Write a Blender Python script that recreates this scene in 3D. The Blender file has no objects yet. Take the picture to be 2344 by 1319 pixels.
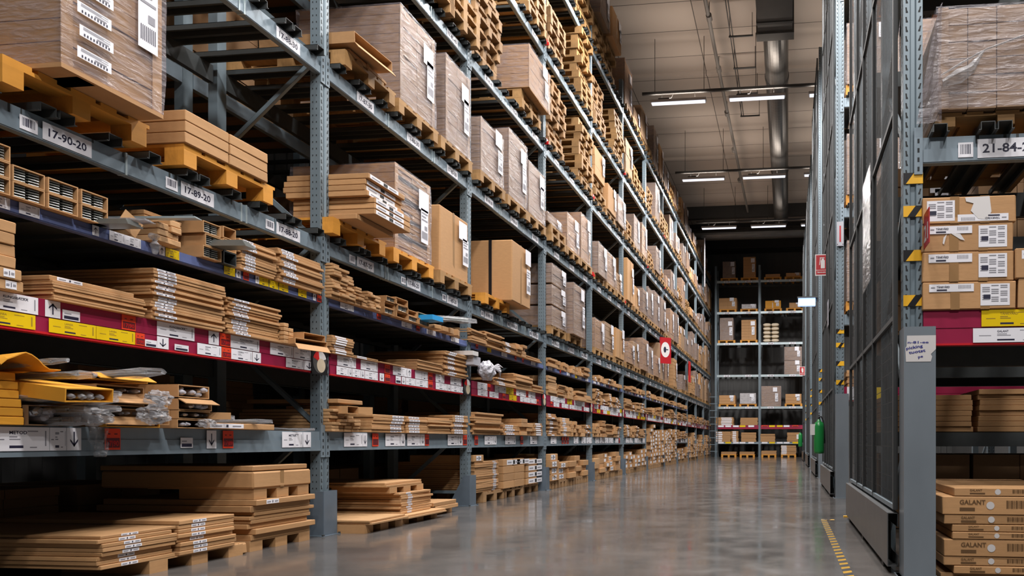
import bpy, bmesh, math, random
from math import pi, sin, cos, radians
from mathutils import Matrix, Vector
C = bpy.context.scene.collection
SC = bpy.context.scene
R = random.Random(11)

# ------------------------------------------------------------------ camera
W, H = 2344, 1319
FPX, PX, HY = 1560.9, 1634.7, 1009.6          # focal length and principal point in pixels
YAW, CAMZ = 0.10752, 0.851
cd = bpy.data.cameras.new('camera'); cam = bpy.data.objects.new('camera', cd); C.objects.link(cam)
cam.location = (0, 0, CAMZ); cam.rotation_euler = (pi / 2, 0, YAW)
cd.sensor_width = 36; cd.lens = FPX / W * 36
cd.shift_x = (W / 2 - PX) / W; cd.shift_y = (HY - H / 2) / W
cd.clip_start = 0.05; cd.clip_end = 200
SC.camera = cam
# ------------------------------------------------------------------ world, exposure
wd = bpy.data.worlds.new('world'); SC.world = wd; wd.use_nodes = True
bg = wd.node_tree.nodes['Background']; bg.inputs[0].default_value = (0.55, 0.66, 0.78, 1); bg.inputs[1].default_value = 0.035
SC.view_settings.view_transform = 'Standard'; SC.view_settings.look = 'None'
SC.view_settings.exposure = 0.0; SC.view_settings.gamma = 1; SC.view_settings.use_curve_mapping = False
SC.cycles.max_bounces = 5; SC.cycles.diffuse_bounces = 3; SC.cycles.glossy_bounces = 3
SC.cycles.transparent_max_bounces = 12; SC.cycles.transmission_bounces = 3
SC.cycles.sample_clamp_indirect = 3.0; SC.cycles.use_denoising = True
SC.cycles.caustics_reflective = False; SC.cycles.caustics_refractive = False
LIGHT_Y = [1.8, 7.3, 12.8, 18.3, 23.8, 29.3]
LIGHT_X = [-2.95, -0.82, 1.31]
LAMPS_AND_FILLS = [(x, y) for y in LIGHT_Y for x in LIGHT_X] + [(3.44, 1.8), (3.44, -3.7), (1.31, -3.7)]  # the extras have no fixture, added to brighten the right rack fronts
LIGHT_Z = 10.05
P_DOWN, P_UP = 265, 36
def area_light(name, loc, sx, sy, power, col, rx=0):
    d = bpy.data.lights.new(name, 'AREA'); d.shape = 'RECTANGLE'; d.size = sx; d.size_y = sy
    d.energy = power; d.color = col
    o = bpy.data.objects.new(name, d); C.objects.link(o); o.location = loc; o.rotation_euler = (rx, 0, 0)
    return o
for x, y in LAMPS_AND_FILLS:
    if 1:
        sd = bpy.data.lights.new('tube_or_fill_light', 'SPOT'); sd.energy = P_DOWN * (3.0 if x < -2 else 4.0); sd.color = (1.0, .96, .93); sd.spot_size = radians(168); sd.spot_blend = .55; sd.shadow_soft_size = .3
        so = bpy.data.objects.new('tube_or_fill_light', sd); C.objects.link(so); so.location = (x, y, LIGHT_Z - .12)
        area_light('ceiling_fill_uplight', (x, y, LIGHT_Z + .12), 1.4, .12, P_UP * (.3 if y > 28 else 1), (1.0, .86, .74), pi)  # uplight added above each housing to brighten the ceiling
# ------------------------------------------------------------------ rack geometry
LX = -4.152; Y0 = 5.735; BAY = 2.8; NB = 12      # left rack: front plane, first post, bay width
LZ = [(0, 0), (.775, .935), (1.45, 1.645), (2.08, 2.15), (2.53, 2.665), (4.13, 4.265), (5.80, 5.935), (7.47, 7.605), (9.12, 9.255)]
BARH = .05; PALH = .144
def ray_y(u, X):                                  # distance along the aisle of a point of plane X seen in column u
    k = (u - PX) / FPX; c, s = cos(YAW), sin(YAW)
    return X * (c + k * s) / (k * c - s)
def ray_x(u, Y):
    k = (u - PX) / FPX; c, s = cos(YAW), sin(YAW)
    return Y * (k * c - s) / (c + k * s)
def zat(v, X, Y):
    return CAMZ - (v - HY) * (Y * cos(YAW) - X * sin(YAW)) / FPX

# ------------------------------------------------------------------ materials
M = {}
def nt(name):
    m = bpy.data.materials.new(name); m.use_nodes = True; M[name] = m
    t = m.node_tree; return m, t, t.nodes['Principled BSDF']
def mat(name, col, rough=.6, metal=0, noise=0, scale=8, stretch=(1, 1, 1), rnd=0, bump=0, spec=.5, emit=None, estr=0):
    m, t, b = nt(name); N = t.nodes; L = t.links
    b.inputs['Roughness'].default_value = rough; b.inputs['Metallic'].default_value = metal
    b.inputs['Specular IOR Level'].default_value = spec
    b.inputs['Base Color'].default_value = (*col, 1)
    if noise or rnd or bump:
        tc = N.new('ShaderNodeTexCoord'); mp = N.new('ShaderNodeMapping'); mp.inputs['Scale'].default_value = stretch
        L.new(tc.outputs['Object'], mp.inputs[0])
        nz = N.new('ShaderNodeTexNoise'); nz.inputs['Scale'].default_value = scale; nz.inputs['Detail'].default_value = 4
        L.new(mp.outputs[0], nz.inputs[0])
        oi = N.new('ShaderNodeObjectInfo')
        a = N.new('ShaderNodeMath'); a.operation = 'MULTIPLY_ADD'; a.inputs[1].default_value = noise; a.inputs[2].default_value = 1 - noise * .5
        L.new(nz.outputs[0], a.inputs[0])
        r = N.new('ShaderNodeMath'); r.operation = 'MULTIPLY_ADD'; r.inputs[1].default_value = rnd; r.inputs[2].default_value = 1 - rnd * .5
        L.new(oi.outputs['Random'], r.inputs[0])
        mu = N.new('ShaderNodeMath'); mu.operation = 'MULTIPLY'; L.new(a.outputs[0], mu.inputs[0]); L.new(r.outputs[0], mu.inputs[1])
        vm = N.new('ShaderNodeVectorMath'); vm.operation = 'SCALE'; vm.inputs[0].default_value = col
        L.new(mu.outputs[0], vm.inputs['Scale']); L.new(vm.outputs[0], b.inputs['Base Color'])
        if bump:
            bp = N.new('ShaderNodeBump'); bp.inputs['Strength'].default_value = bump; bp.inputs['Distance'].default_value = .02
            L.new(nz.outputs[0], bp.inputs['Height']); L.new(bp.outputs[0], b.inputs['Normal'])
    if emit:
        b.inputs['Emission Color'].default_value = (*emit, 1); b.inputs['Emission Strength'].default_value = estr
    return m
mat('steel', (.165, .215, .25), .45, .2, .35, 5, (1, 1, .25))
mat('steel_beam', (.215, .275, .325), .42, .2, .4, 9, (1, 1, .3))
mat('steel_pale', (.42, .50, .53), .4, .35, .25, 5)
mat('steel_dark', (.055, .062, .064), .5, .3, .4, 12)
mat('galvanised', (.13, .135, .14), .36, .5, .5, 6)
mat('guard_blue', (.115, .15, .19), .5, .1, .5, 6, rnd=.1)
mat('guard_grey', (.20, .235, .27), .42, .2, .4, 5, (1, 1, .4))
mat('black', (.008, .009, .009), .6)
mat('hole', (.012, .014, .016), .8)
mat('blue_edge', (.13, .17, .36), .45, .1, .3, 10)
mat('red_band', (.29, .012, .055), .38, 0, .25, 4)
mat('red_edge', (.55, .012, .02), .4)
mat('maroon', (.12, .008, .015), .5)
mat('white_card', (.82, .82, .88), .5)
mat('white_paper', (.62, .60, .60), .6, noise=.1)
mat('yellow_card', (.80, .56, .004), .35)
mat('orange_card', (.78, .055, .015), .4)
mat('ink', (.012, .012, .04), .6)
mat('ink_soft', (.28, .28, .32), .6)
mat('ink_yellow', (.33, .21, .01), .6)
mat('ink_card', (.12, .06, .02), .7)
mat('blue_pen', (.01, .015, .22), .6)
mat('cream', (.62, .52, .38), .5)
mat('cardboard', (.46, .255, .112), .78, 0, .22, 14, (1, 1, 3), .22, .05)
mat('cardboard_edge', (.50, .29, .135), .8, 0, .3, 30, (1, 1, 6), .2)
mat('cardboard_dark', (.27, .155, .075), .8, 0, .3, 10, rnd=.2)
mat('cardboard_grey', (.31, .195, .115), .75, 0, .2, 6, rnd=.2)
mat('carton_gold', (.68, .31, .025), .7, 0, .25, 8, rnd=.15)
mat('seam', (.20, .12, .065), .85)
mat('tape', (.33, .19, .085), .25)
mat('pallet_wood', (.34, .19, .072), .75, 0, .55, 6, (1, 6, 3), .3, .1)
mat('pallet_old', (.32, .185, .085), .8, 0, .6, 6, (1, 6, 3), .4, .1)
mat('pallet_bright', (.66, .29, .04), .7, 0, .35, 6, (1, 6, 3), .12, .1)  # orange tint of the light from below is put into the wood colour
mat('plastic_black', (.01, .01, .012), .35)
mat('plastic_white', (.42, .42, .47), .35)
mat('plastic_blue', (.03, .33, .72), .4)
mat('metal_slat', (.30, .32, .31), .35, .6, .3, 10)
mat('chrome', (.55, .56, .58), .22, .9)
mat('red', (.60, .012, .012), .4)
mat('sign_red', (.42, .012, .02), .4)
mat('sign_white', (.72, .70, .70), .4)
mat('ext_green', (.012, .20, .045), .28)
mat('hazard_yellow', (.78, .42, .01), .5, 0, .2, 10)
mat('duct', (.10, .098, .095), .38, .75, .35, 3)
mat('pipe', (.16, .15, .14), .5, .2)
mat('rail_dark', (.03, .03, .03), .5, .3)
mat('mesh_frame', (.045, .048, .05), .7, 0)
mat('tape_worn', (.36, .20, .015), .95, 0, .5, 30)
mat('lamp_body', (.35, .34, .34), .5)
mat('tube', (.9, .92, 1), .5, emit=(.80, .86, 1.0), estr=1.2)
mat('lit_box', (.5, .62, .8), .5, emit=(.35, .52, .95), estr=1.3)
mat('wall_dark', (.085, .085, .085), .75, 0, .3, 2, (6, 6, .2))
mat('mirror', (.35, .34, .33), .12, .8)
def film(name, col, op, streak=1.0):
    m, t, b = nt(name); N = t.nodes; L = t.links
    b.inputs['Base Color'].default_value = (*col, 1); b.inputs['Roughness'].default_value = .22; b.inputs['Specular IOR Level'].default_value = .8
    tr = N.new('ShaderNodeBsdfTransparent'); mx = N.new('ShaderNodeMixShader'); out = N['Material Output']
    tc = N.new('ShaderNodeTexCoord'); mp = N.new('ShaderNodeMapping'); mp.inputs['Scale'].default_value = (3, 3, 14)
    nz = N.new('ShaderNodeTexNoise'); nz.inputs['Scale'].default_value = 2.2; nz.inputs['Detail'].default_value = 6; nz.inputs['Distortion'].default_value = .6
    L.new(tc.outputs['Object'], mp.inputs[0]); L.new(mp.outputs[0], nz.inputs[0])
    mr = N.new('ShaderNodeMapRange'); mr.inputs[1].default_value = .35; mr.inputs[2].default_value = .75
    mr.inputs[3].default_value = op * .6; mr.inputs[4].default_value = min(1, op * 1.9); L.new(nz.outputs[0], mr.inputs[0])
    bp = N.new('ShaderNodeBump'); bp.inputs['Strength'].default_value = .7 * streak; bp.inputs['Distance'].default_value = .03
    L.new(nz.outputs[0], bp.inputs['Height']); L.new(bp.outputs[0], b.inputs['Normal'])
    L.new(mr.outputs[0], mx.inputs[0]); L.new(tr.outputs[0], mx.inputs[1]); L.new(b.outputs[0], mx.inputs[2]); L.new(mx.outputs[0], out.inputs[0])
film('stretch_film', (.34, .31, .345), .27)
film('stretch_film_thin', (.42, .40, .44), .17)
film('poly_bag', (.42, .43, .46), .34)
film('clear_curtain', (.5, .5, .5), .3)
def floor_mat():
    m, t, b = nt('floor_concrete'); N = t.nodes; L = t.links
    tc = N.new('ShaderNodeTexCoord')
    n1 = N.new('ShaderNodeTexNoise'); n1.inputs['Scale'].default_value = .55; n1.inputs['Detail'].default_value = 7; n1.inputs['Roughness'].default_value = .62
    n2 = N.new('ShaderNodeTexNoise'); n2.inputs['Scale'].default_value = 3.5; n2.inputs['Detail'].default_value = 6
    L.new(tc.outputs['Object'], n1.inputs[0]); L.new(tc.outputs['Object'], n2.inputs[0])
    cr = N.new('ShaderNodeValToRGB'); cr.color_ramp.elements[0].position = .3; cr.color_ramp.elements[0].color = (.060, .056, .054, 1)
    cr.color_ramp.elements[1].position = .72; cr.color_ramp.elements[1].color = (.17, .158, .15, 1)
    L.new(n1.outputs[0], cr.inputs[0]); L.new(cr.outputs[0], b.inputs['Base Color'])
    mr = N.new('ShaderNodeMapRange'); mr.inputs[1].default_value = .3; mr.inputs[2].default_value = .7; mr.inputs[3].default_value = .07; mr.inputs[4].default_value = .19
    L.new(n2.outputs[0], mr.inputs[0]); L.new(mr.outputs[0], b.inputs['Roughness'])
    b.inputs['Specular IOR Level'].default_value = .9
    bp = N.new('ShaderNodeBump'); bp.inputs['Strength'].default_value = .06; bp.inputs['Distance'].default_value = .02
    L.new(n2.outputs[0], bp.inputs['Height']); L.new(bp.outputs[0], b.inputs['Normal'])
floor_mat()
def ceil_mat():
    m, t, b = nt('ceiling_panels'); N = t.nodes; L = t.links
    tc = N.new('ShaderNodeTexCoord'); br = N.new('ShaderNodeTexBrick')
    br.offset = 0; br.inputs['Scale'].default_value = 1; br.inputs['Brick Width'].default_value = 2.4; br.inputs['Row Height'].default_value = 1.2
    br.inputs['Mortar Size'].default_value = .012; br.inputs['Color1'].default_value = (.40, .35, .31, 1); br.inputs['Color2'].default_value = (.34, .295, .262, 1)
    br.inputs['Mortar'].default_value = (.07, .062, .056, 1)
    L.new(tc.outputs['Object'], br.inputs[0]); L.new(br.outputs[0], b.inputs['Base Color']); b.inputs['Roughness'].default_value = .85
ceil_mat()
def mesh_mat():                                    # woven wire mesh: wires with real gaps between
    m, t, b = nt('wire_mesh'); N = t.nodes; L = t.links
    b.inputs['Base Color'].default_value = (.018, .019, .020, 1); b.inputs['Roughness'].default_value = .85; b.inputs['Specular IOR Level'].default_value = .2
    tc = N.new('ShaderNodeTexCoord'); sp = N.new('ShaderNodeSeparateXYZ'); L.new(tc.outputs['Object'], sp.inputs[0])
    def wires(out, pitch, wdt):
        a = N.new('ShaderNodeMath'); a.operation = 'FRACT'; d = N.new('ShaderNodeMath'); d.operation = 'DIVIDE'; d.inputs[1].default_value = pitch
        L.new(out, d.inputs[0]); L.new(d.outputs[0], a.inputs[0])
        l = N.new('ShaderNodeMath'); l.operation = 'LESS_THAN'; l.inputs[1].default_value = wdt; L.new(a.outputs[0], l.inputs[0]); return l
    w1 = wires(sp.outputs[1], .025, .55); w2 = wires(sp.outputs[2], .10, .05)
    mxx = N.new('ShaderNodeMath'); mxx.operation = 'MAXIMUM'; L.new(w1.outputs[0], mxx.inputs[0]); L.new(w2.outputs[0], mxx.inputs[1])
    tr = N.new('ShaderNodeBsdfTransparent'); mx = N.new('ShaderNodeMixShader')
    L.new(mxx.outputs[0], mx.inputs[0]); L.new(tr.outputs[0], mx.inputs[1]); L.new(b.outputs[0], mx.inputs[2]); L.new(mx.outputs[0], N['Material Output'].inputs[0])
mesh_mat()

# ------------------------------------------------------------------ mesh builder
TXT = {}
def text_geo(s):
    if s not in TXT:
        cu = bpy.data.curves.new('t', 'FONT'); cu.body = s; cu.size = 1; cu.resolution_u = 2; cu.offset = .022
        o = bpy.data.objects.new('t', cu); C.objects.link(o)
        dg = bpy.context.evaluated_depsgraph_get(); me = bpy.data.meshes.new_from_object(o.evaluated_get(dg))
        vs = [v.co.copy() for v in me.vertices]; fs = [tuple(p.vertices) for p in me.polygons]
        bpy.data.objects.remove(o); bpy.data.curves.remove(cu); bpy.data.meshes.remove(me)
        x0 = min(v.x for v in vs); x1 = max(v.x for v in vs); h = .72
        TXT[s] = ([((v.x - x0) / h, v.y / h) for v in vs], fs, (x1 - x0) / h)
    return TXT[s]
class MB:
    def __init__(s): s.v = []; s.f = []; s.mi = []; s.mats = []
    def m(s, name):
        if name not in s.mats: s.mats.append(name)
        return s.mats.index(name)
    def add(s, vs, fs, m, X=None):
        b = len(s.v)
        for p in vs:
            p = Vector(p)
            s.v.append(tuple(X @ p) if X else tuple(p))
        i = s.m(m)
        for f in fs: s.f.append(tuple(b + k for k in f)); s.mi.append(i)
        return s
    def box(s, x0, x1, y0, y1, z0, z1, m, X=None):
        return s.add([(x0, y0, z0), (x1, y0, z0), (x1, y1, z0), (x0, y1, z0), (x0, y0, z1), (x1, y0, z1), (x1, y1, z1), (x0, y1, z1)],
                     [(0, 3, 2, 1), (4, 5, 6, 7), (0, 1, 5, 4), (1, 2, 6, 5), (2, 3, 7, 6), (3, 0, 4, 7)], m, X)
    def prism(s, poly, z0, z1, m, X=None):         # polygon in x,y, extruded in z
        n = len(poly); vs = [(x, y, z0) for x, y in poly] + [(x, y, z1) for x, y in poly]
        fs = [tuple(range(n))[::-1], tuple(range(n, 2 * n))] + [(i, (i + 1) % n, n + (i + 1) % n, n + i) for i in range(n)]
        return s.add(vs, fs, m, X)
    def quad(s, a, b, c, d, m, X=None): return s.add([a, b, c, d], [(0, 1, 2, 3)], m, X)
    def front(s, x0, x1, z0, z1, y, m, X=None):    # rectangle facing local -y
        return s.quad((x0, y, z0), (x1, y, z0), (x1, y, z1), (x0, y, z1), m, X)
    def tube(s, pts, r, m, n=8, cap=True):
        rings = []
        for i, p in enumerate(pts):
            p = Vector(p); q0 = Vector(pts[max(i - 1, 0)]); q1 = Vector(pts[min(i + 1, len(pts) - 1)])
            d = (q1 - q0).normalized(); u = d.cross(Vector((0, 0, 1)))
            if u.length < .05: u = Vector((1, 0, 0))
            u.normalize(); w = d.cross(u); rr = r[i] if isinstance(r, (list, tuple)) else r
            rings.append([p + (u * cos(2 * pi * k / n) + w * sin(2 * pi * k / n)) * rr for k in range(n)])
        vs = [v for g in rings for v in g]; fs = []
        for i in range(len(pts) - 1):
            for k in range(n): fs.append((i * n + k, i * n + (k + 1) % n, (i + 1) * n + (k + 1) % n, (i + 1) * n + k))
        if cap: fs.append(tuple(range(n))[::-1]); fs.append(tuple(range((len(pts) - 1) * n, len(pts) * n)))
        return s.add(vs, fs, m)
    def text(s, t, x, y, z, h, m, w=None, X=None):  # lettering facing local -y, lower left at x,z
        vs, fs, wd_ = text_geo(t); sx = h if w is None else w / wd_
        return s.add([(x + a * sx, y, z + b * h) for a, b in vs], fs, m, X)
    def mesh(s, name):
        me = bpy.data.meshes.new(name); me.from_pydata(s.v, [], s.f)
        for k in s.mats: me.materials.append(M[k])
        me.polygons.foreach_set('material_index', s.mi); me.update(); return me
    def build(s, name, parent=None, loc=(0, 0, 0), rz=0, smooth=False):
        return link(name, s.mesh(name), parent, loc, rz, smooth)
def link(name, me, parent=None, loc=(0, 0, 0), rz=0, smooth=False):
    o = bpy.data.objects.new(name, me); C.objects.link(o); o.location = loc
    o.rotation_euler = rz if isinstance(rz, tuple) else (0, 0, rz)
    if parent: o.parent = parent
    if smooth:
        for p in me.polygons: p.use_smooth = True
    return o
LABELS = {}
def tag(o, label, cat, group=None, kind=None):
    o['label'] = label; o['category'] = cat
    if group: o['group'] = group
    if kind: o['kind'] = kind
    LABELS.setdefault(label, []).append(o.name)
    n = len(label.split())
    if n > 16 or n < 4: print('LABEL LEN', n, label)
    return o
def thing(name, loc, rz, label, cat, group=None, kind=None):
    o = bpy.data.objects.new(name, None); C.objects.link(o); o.location = loc
    o.rotation_euler = rz if isinstance(rz, tuple) else (0, 0, rz); o.empty_display_size = .1
    return tag(o, label, cat, group, kind)
def struct(o): o['kind'] = 'structure'; return o
def bevelled(w, d, h, b, m, bulge=0, seed=0):       # carton body, x 0..w, y 0..d, z 0..h
    bm = bmesh.new(); bmesh.ops.create_cube(bm, size=1)
    for v in bm.verts: v.co = Vector(((v.co.x + .5) * w, (v.co.y + .5) * d, (v.co.z + .5) * h))
    bmesh.ops.bevel(bm, geom=bm.edges[:], offset=b, segments=1, affect='EDGES')
    if bulge:
        rr = random.Random(seed)
        for v in bm.verts: v.co += Vector((rr.uniform(-1, 1), rr.uniform(-1, 1), rr.uniform(-.6, 0))) * bulge
    me = bpy.data.meshes.new('c'); bm.to_mesh(me); bm.free(); me.materials.append(M[m]); return me
ORD = ['', 'first', 'second', 'third', 'fourth', 'fifth', 'sixth', 'seventh', 'eighth', 'ninth', 'tenth', 'eleventh', 'twelfth', 'thirteenth',
       'fourteenth', 'fifteenth', 'sixteenth', 'seventeenth', 'eighteenth', 'nineteenth', 'twentieth'] + ['%dth' % i for i in range(21, 90)]
LEVN = ['floor', 'grey shelf', 'red shelf', 'blue shelf', 'lowest pallet level', 'second pallet level', 'third pallet level', 'fourth pallet level', 'top pallet level']
def bayn(b): return ORD[b + 1] + ' left bay'

# ------------------------------------------------------------------ building
b = MB(); b.box(-12, 9, -12, 40, -.2, 0, 'floor_concrete'); struct(b.build('floor'))
b = MB(); b.box(-12, 9, -12, 38, 11.8, 12.0, 'ceiling_panels'); struct(b.build('ceiling'))
b = MB(); b.box(-12, 9, 38, 38.2, 0, 11.8, 'wall_dark')
for i in range(70): b.box(-12 + i * .3, -12 + i * .3 + .12, 37.96, 38, 0, 11.3, 'wall_dark')
b.box(-12, 9, 37.9, 38, 11.3, 11.45, 'black'); struct(b.build('wall_back'))
b = MB(); b.box(-9.2, -9, -12, 38, 0, 11.8, 'wall_dark')
for i in range(165): b.box(-9, -8.96, -12 + i * .3, -12 + i * .3 + .12, 0, 11.7, 'wall_dark')
struct(b.build('wall_left'))
b = MB(); b.box(8.8, 9, -12, 38, 0, 11.8, 'wall_dark'); struct(b.build('wall_right_blocker'))  # wall added to keep world light out on the right
for i, y in enumerate([31.6, 34.2, 36.8]):
    b = MB(); b.box(-9, 8.8, y, y + .25, 11.25, 11.8, 'rail_dark'); struct(b.build('trim_%d' % (i + 1)))
for i, y in enumerate([2.6, 8.2, 14.0, 20.0, 26.0]):   # shallow ribs under the ceiling panels
    b = MB(); b.box(-9, 8.8, y, y + .14, 11.7, 11.8, 'ceiling_panels'); struct(b.build('trim_%d' % (i + 4)))

# ------------------------------------------------------------------ rack pieces (local frame: x along the front, y into the rack, z up)
def post_mesh(h, dark=False):
    b = MB(); st = 'steel'
    b.prism([(-.058, 0), (-.020, 0), (-.012, .012), (.012, .012), (.020, 0), (.058, 0), (.058, .095), (-.058, .095)][::-1], 0, h, st)
    z = .12
    while z < h - .05:
        for s in (-1, 1):
            xa = s * .040
            b.quad((xa - .007 - s * .003, -.001, z), (xa + .007 - s * .003, -.001, z), (xa + .006 - s * .001, -.001, z + .012), (xa - .006 - s * .001, -.001, z + .012), 'hole'); b.quad((xa - .0045, -.001, z + .012), (xa + .0045, -.001, z + .012), (xa + .006 + s * .004, -.001, z + .034), (xa - .003 + s * .004, -.001, z + .034), 'hole')
        for xs in (-.0592, .0592):
            for yy in (.03, .066):
                b.add([(xs, yy, z), (xs, yy + .009, z), (xs, yy + .009, z + .014), (xs, yy, z + .014)], [(0, 1, 2, 3)], 'hole')
        z += .0596
    b.box(-.09, .09, -.02, .12, 0, .008, 'steel')
    return b.mesh('post')
POST = post_mesh(10.0)
REAR = MB(); REAR.prism([(-.05, 0), (.05, 0), (.05, .09), (-.05, .09)], 0, 10.0, 'steel'); REAR = REAR.mesh('rear_post')
def brace_mesh(dz):
    b = MB(); L = math.hypot(.92, dz); a = math.atan2(dz, .92)
    X = Matrix.Translation((0, .09, 0)) @ Matrix.Rotation(a, 4, 'X')
    b.box(-.016, -.012, 0, L, -.02, .02, 'steel', X); b.box(-.016, .016, 0, L, .017, .02, 'steel', X); b.box(-.016, .016, 0, L, -.02, -.017, 'steel', X)
    return b.mesh('brace')
BR_UP, BR_DN, BR_H = brace_mesh(.8), brace_mesh(-.8), brace_mesh(0)
def frame(loc, rz, label, group, red=None, depth=1.1):
    t = thing('rack_upright_frame', loc, rz, label, 'rack frame', group)
    link('front_post', POST, t); link('rear_post', REAR, t, (0, depth - .09, 0))
    z = .18; k = 0
    link('horizontal_brace', BR_H, t, (0, 0, z))
    while z < 9.2:
        if k % 2 == 0: link('diagonal_brace', BR_DN, t, (0, 0, z + .8))
        else: link('diagonal_brace', BR_UP, t, (0, 0, z))
        z += .83; k += 1
    link('horizontal_brace', BR_H, t, (0, 0, 9.6))
    for rz_ in red or []:
        b = MB(); b.box(-.05, .03, -.05, -.012, rz_ - .035, rz_ + .035, 'red'); b.box(-.02, 0, -.08, -.012, rz_ - .06, rz_ - .01, 'red'); b.build('red_clip', t)
    return t
def bar_mesh():
    b = MB(); w = .042
    b.box(-w, -w + .004, -.075, 1.12, 0, .05, 'steel_dark'); b.box(w - .004, w, -.075, 1.12, 0, .05, 'steel_dark')
    b.box(-w, w, -.075, 1.12, .046, .05, 'steel_dark'); b.box(-w - .012, -w, -.075, 1.12, 0, .004, 'steel_dark'); b.box(w, w + .012, -.075, 1.12, 0, .004, 'steel_dark')
    return b.mesh('support_bar')
BAR = bar_mesh()
def front_beam(z0, z1, style, x0=.06, x1=2.74):
    b = MB(); h = z1 - z0; m = {'grey': 'steel_beam', 'low': 'steel_beam', 'blue': 'blue_edge', 'red': 'red_band', 'dark': 'steel_dark', 'pale': 'steel_pale'}[style]
    zc = z0 + h * .52
    b.box(x0, x1, -.004, .05, z0 + .006, zc, m); b.box(x0, x1, .004, .05, zc, z1, m); b.box(x0, x1, -.0, .05, z0, z0 + .006, m)
    if style == 'low': b.box(x0, x1, -.008, 0, z0 - .012, z0 + .014, 'steel_beam')
    if style == 'red':
        b.box(x0, x1, -.016, .01, z0, z0 + .012, 'red_edge'); b.box(x0, x1, -.012, 0, z0 + .012, z0 + h * .485, m); b.box(x0, x1, -.014, 0, z0 + h * .50, z1, m)
    if style in ('grey', 'low', 'pale'):
        for xa in (x0 - .055, x1 + .002):                     # end connectors hooked on the posts
            b.box(xa, xa + .052, -.010, .0, z0 - .07, z1 + .06, 'steel_beam'); 
            for k in range(4): zz = z0 - .05 + k * .058; b.box(xa + .02, xa + .032, -.0115, -.0095, zz, zz + .026, 'hole')
        if style == 'grey':
            for xx in (x0 + .88 + R.uniform(-.05, .05), x0 + 1.78 + R.uniform(-.05, .05)):   # pale strap round the beam
                b.box(xx, xx + .012, -.008, .052, z0 - .003, z1 + .003, 'steel_pale')
                if R.random() < .5: b.box(xx + .05, xx + .062, -.008, .052, z0 - .003, z1 + .003, 'steel_pale')
            for k in range(16):                               # black drips left by the support bars
                xx = R.uniform(x0 + .05, x1 - .05); hh = R.uniform(.02, .055); b.front(xx, xx + R.uniform(.006, .02), z1 - hh, z1, .0032, 'steel_dark')
    return b
def place_label(fb, x, z0, z1, txt, small=False):
    h = (z1 - z0); p = MB(); w = .38 if txt.startswith('21') else .27; zz = z0 + h * .10
    p.box(x, x + w, -.0075, -.0065, zz, zz + h * .72, 'white_card')
    p.text(txt, x + .03, -.0080, zz + h * .2, h * .34, 'ink', w=w - .06); p.build('location_plate', fb)
    if not small:
        q = MB(); xb = x - .115; q.box(xb, xb + .09, -.0075, -.0065, zz + .008, zz + h * .62, 'white_card')
        xx = xb + .012; 
        while xx < xb + .075:
            ww = R.choice([.002, .004, .006]); q.front(xx, xx + ww, zz + .028, zz + h * .55, -.008, 'ink'); xx += ww + R.choice([.002, .004])
        q.build('barcode_sticker', fb)
NAMES = ['LANSA', 'KUNGSBACKA', 'METOD', 'HORDA', 'SKOGSTA', 'TRONES', 'METRIK']
def card(fb, x0, x1, z0, z1, kind, y=-.0165, txt=None, num=None, detail=True):
    b = MB(); w = x1 - x0; h = z1 - z0
    base = {'W': 'white_card', 'Y': 'yellow_card', 'R': 'orange_card', 'U': 'white_card', 'D': 'white_card', 'S': 'white_card', 'G': 'steel_pale'}[kind]
    b.box(x0, x1, y - .001, y, z0, z1, base); y2 = y - .0014
    nm = {'W': 'price_card', 'Y': 'yellow_price_card', 'R': 'location_tile', 'U': 'arrow_card', 'D': 'arrow_card', 'S': 'article_sticker', 'G': 'blank_card'}[kind]
    ink = 'ink_yellow' if kind == 'Y' else 'ink_soft'
    if kind in 'WY' and detail:
        b.front(x0 + w * .32, x0 + w * .55, z0 + h * .12, z0 + h * .23, y2, 'ink'); 
        if txt: b.text(txt, x0 + w * .32, y2, z0 + h * .70, h * .14, 'ink_yellow' if kind == 'Y' else 'ink')
        else: b.front(x0 + w * .32, x0 + w * .55, z0 + h * .70, z0 + h * .80, y2, ink)
        for k, (a, c, e) in enumerate([(.32, .45, .56), (.32, .50, .46), (.66, .78, .12), (.62, .80, .80)]): b.front(x0 + w * a, x0 + w * c, z0 + h * e, z0 + h * (e + .05), y2, ink)
        b.front(x0 + w * .92, x0 + w * .945, z0 + h * .2, z0 + h * .85, y2, ink); b.front(x0 + w * .08, x0 + w * .24, z0 + h * .45, z0 + h * .50, y2, ink)
    if kind in 'UD':
        xc = (x0 + x1) / 2; s = 1 if kind == 'U' else -1; zc = (z0 + z1) / 2; t = w * .045
        b.front(xc - t, xc + t, zc - h * .33, zc + h * .33, y2, 'ink'); zt = zc + s * h * .35
        for q in (-1, 1):
            b.quad((xc, y2, zt), (xc + q * w * .27, y2, zt - s * h * .26), (xc + q * w * .27, y2, zt - s * h * .36), (xc, y2, zt - s * h * .13), 'ink')
    if kind == 'R':
        b.front(x0 + w * .08, x1 - w * .05, z0 + h * .10, z0 + h * .56, y2, 'maroon')
        if num: b.text(num, x0 + w * .14, y2 - .0004, z0 + h * .18, h * .26, 'red', w=w * .75)
        b.front(x0 + w * .2, x0 + w * .35, z0 + h * .72, z0 + h * .78, y2, 'maroon'); b.front(x0 + w * .6, x0 + w * .8, z0 + h * .72, z0 + h * .78, y2, 'maroon')
    if kind == 'S':
        b.front(x0 + w * .08, x0 + w * .92, z0 + h * .1, z0 + h * .42, y2, 'ink'); b.front(x0 + w * .1, x0 + w * .5, z0 + h * .6, z0 + h * .7, y2, ink)
    if kind == 'G': b.v = []; b.f = []; b.mi = []; b.mats = []; b.box(x0, x1, y - .001, y, z0, z1, 'steel')
    return b.build(nm, fb)
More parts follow.
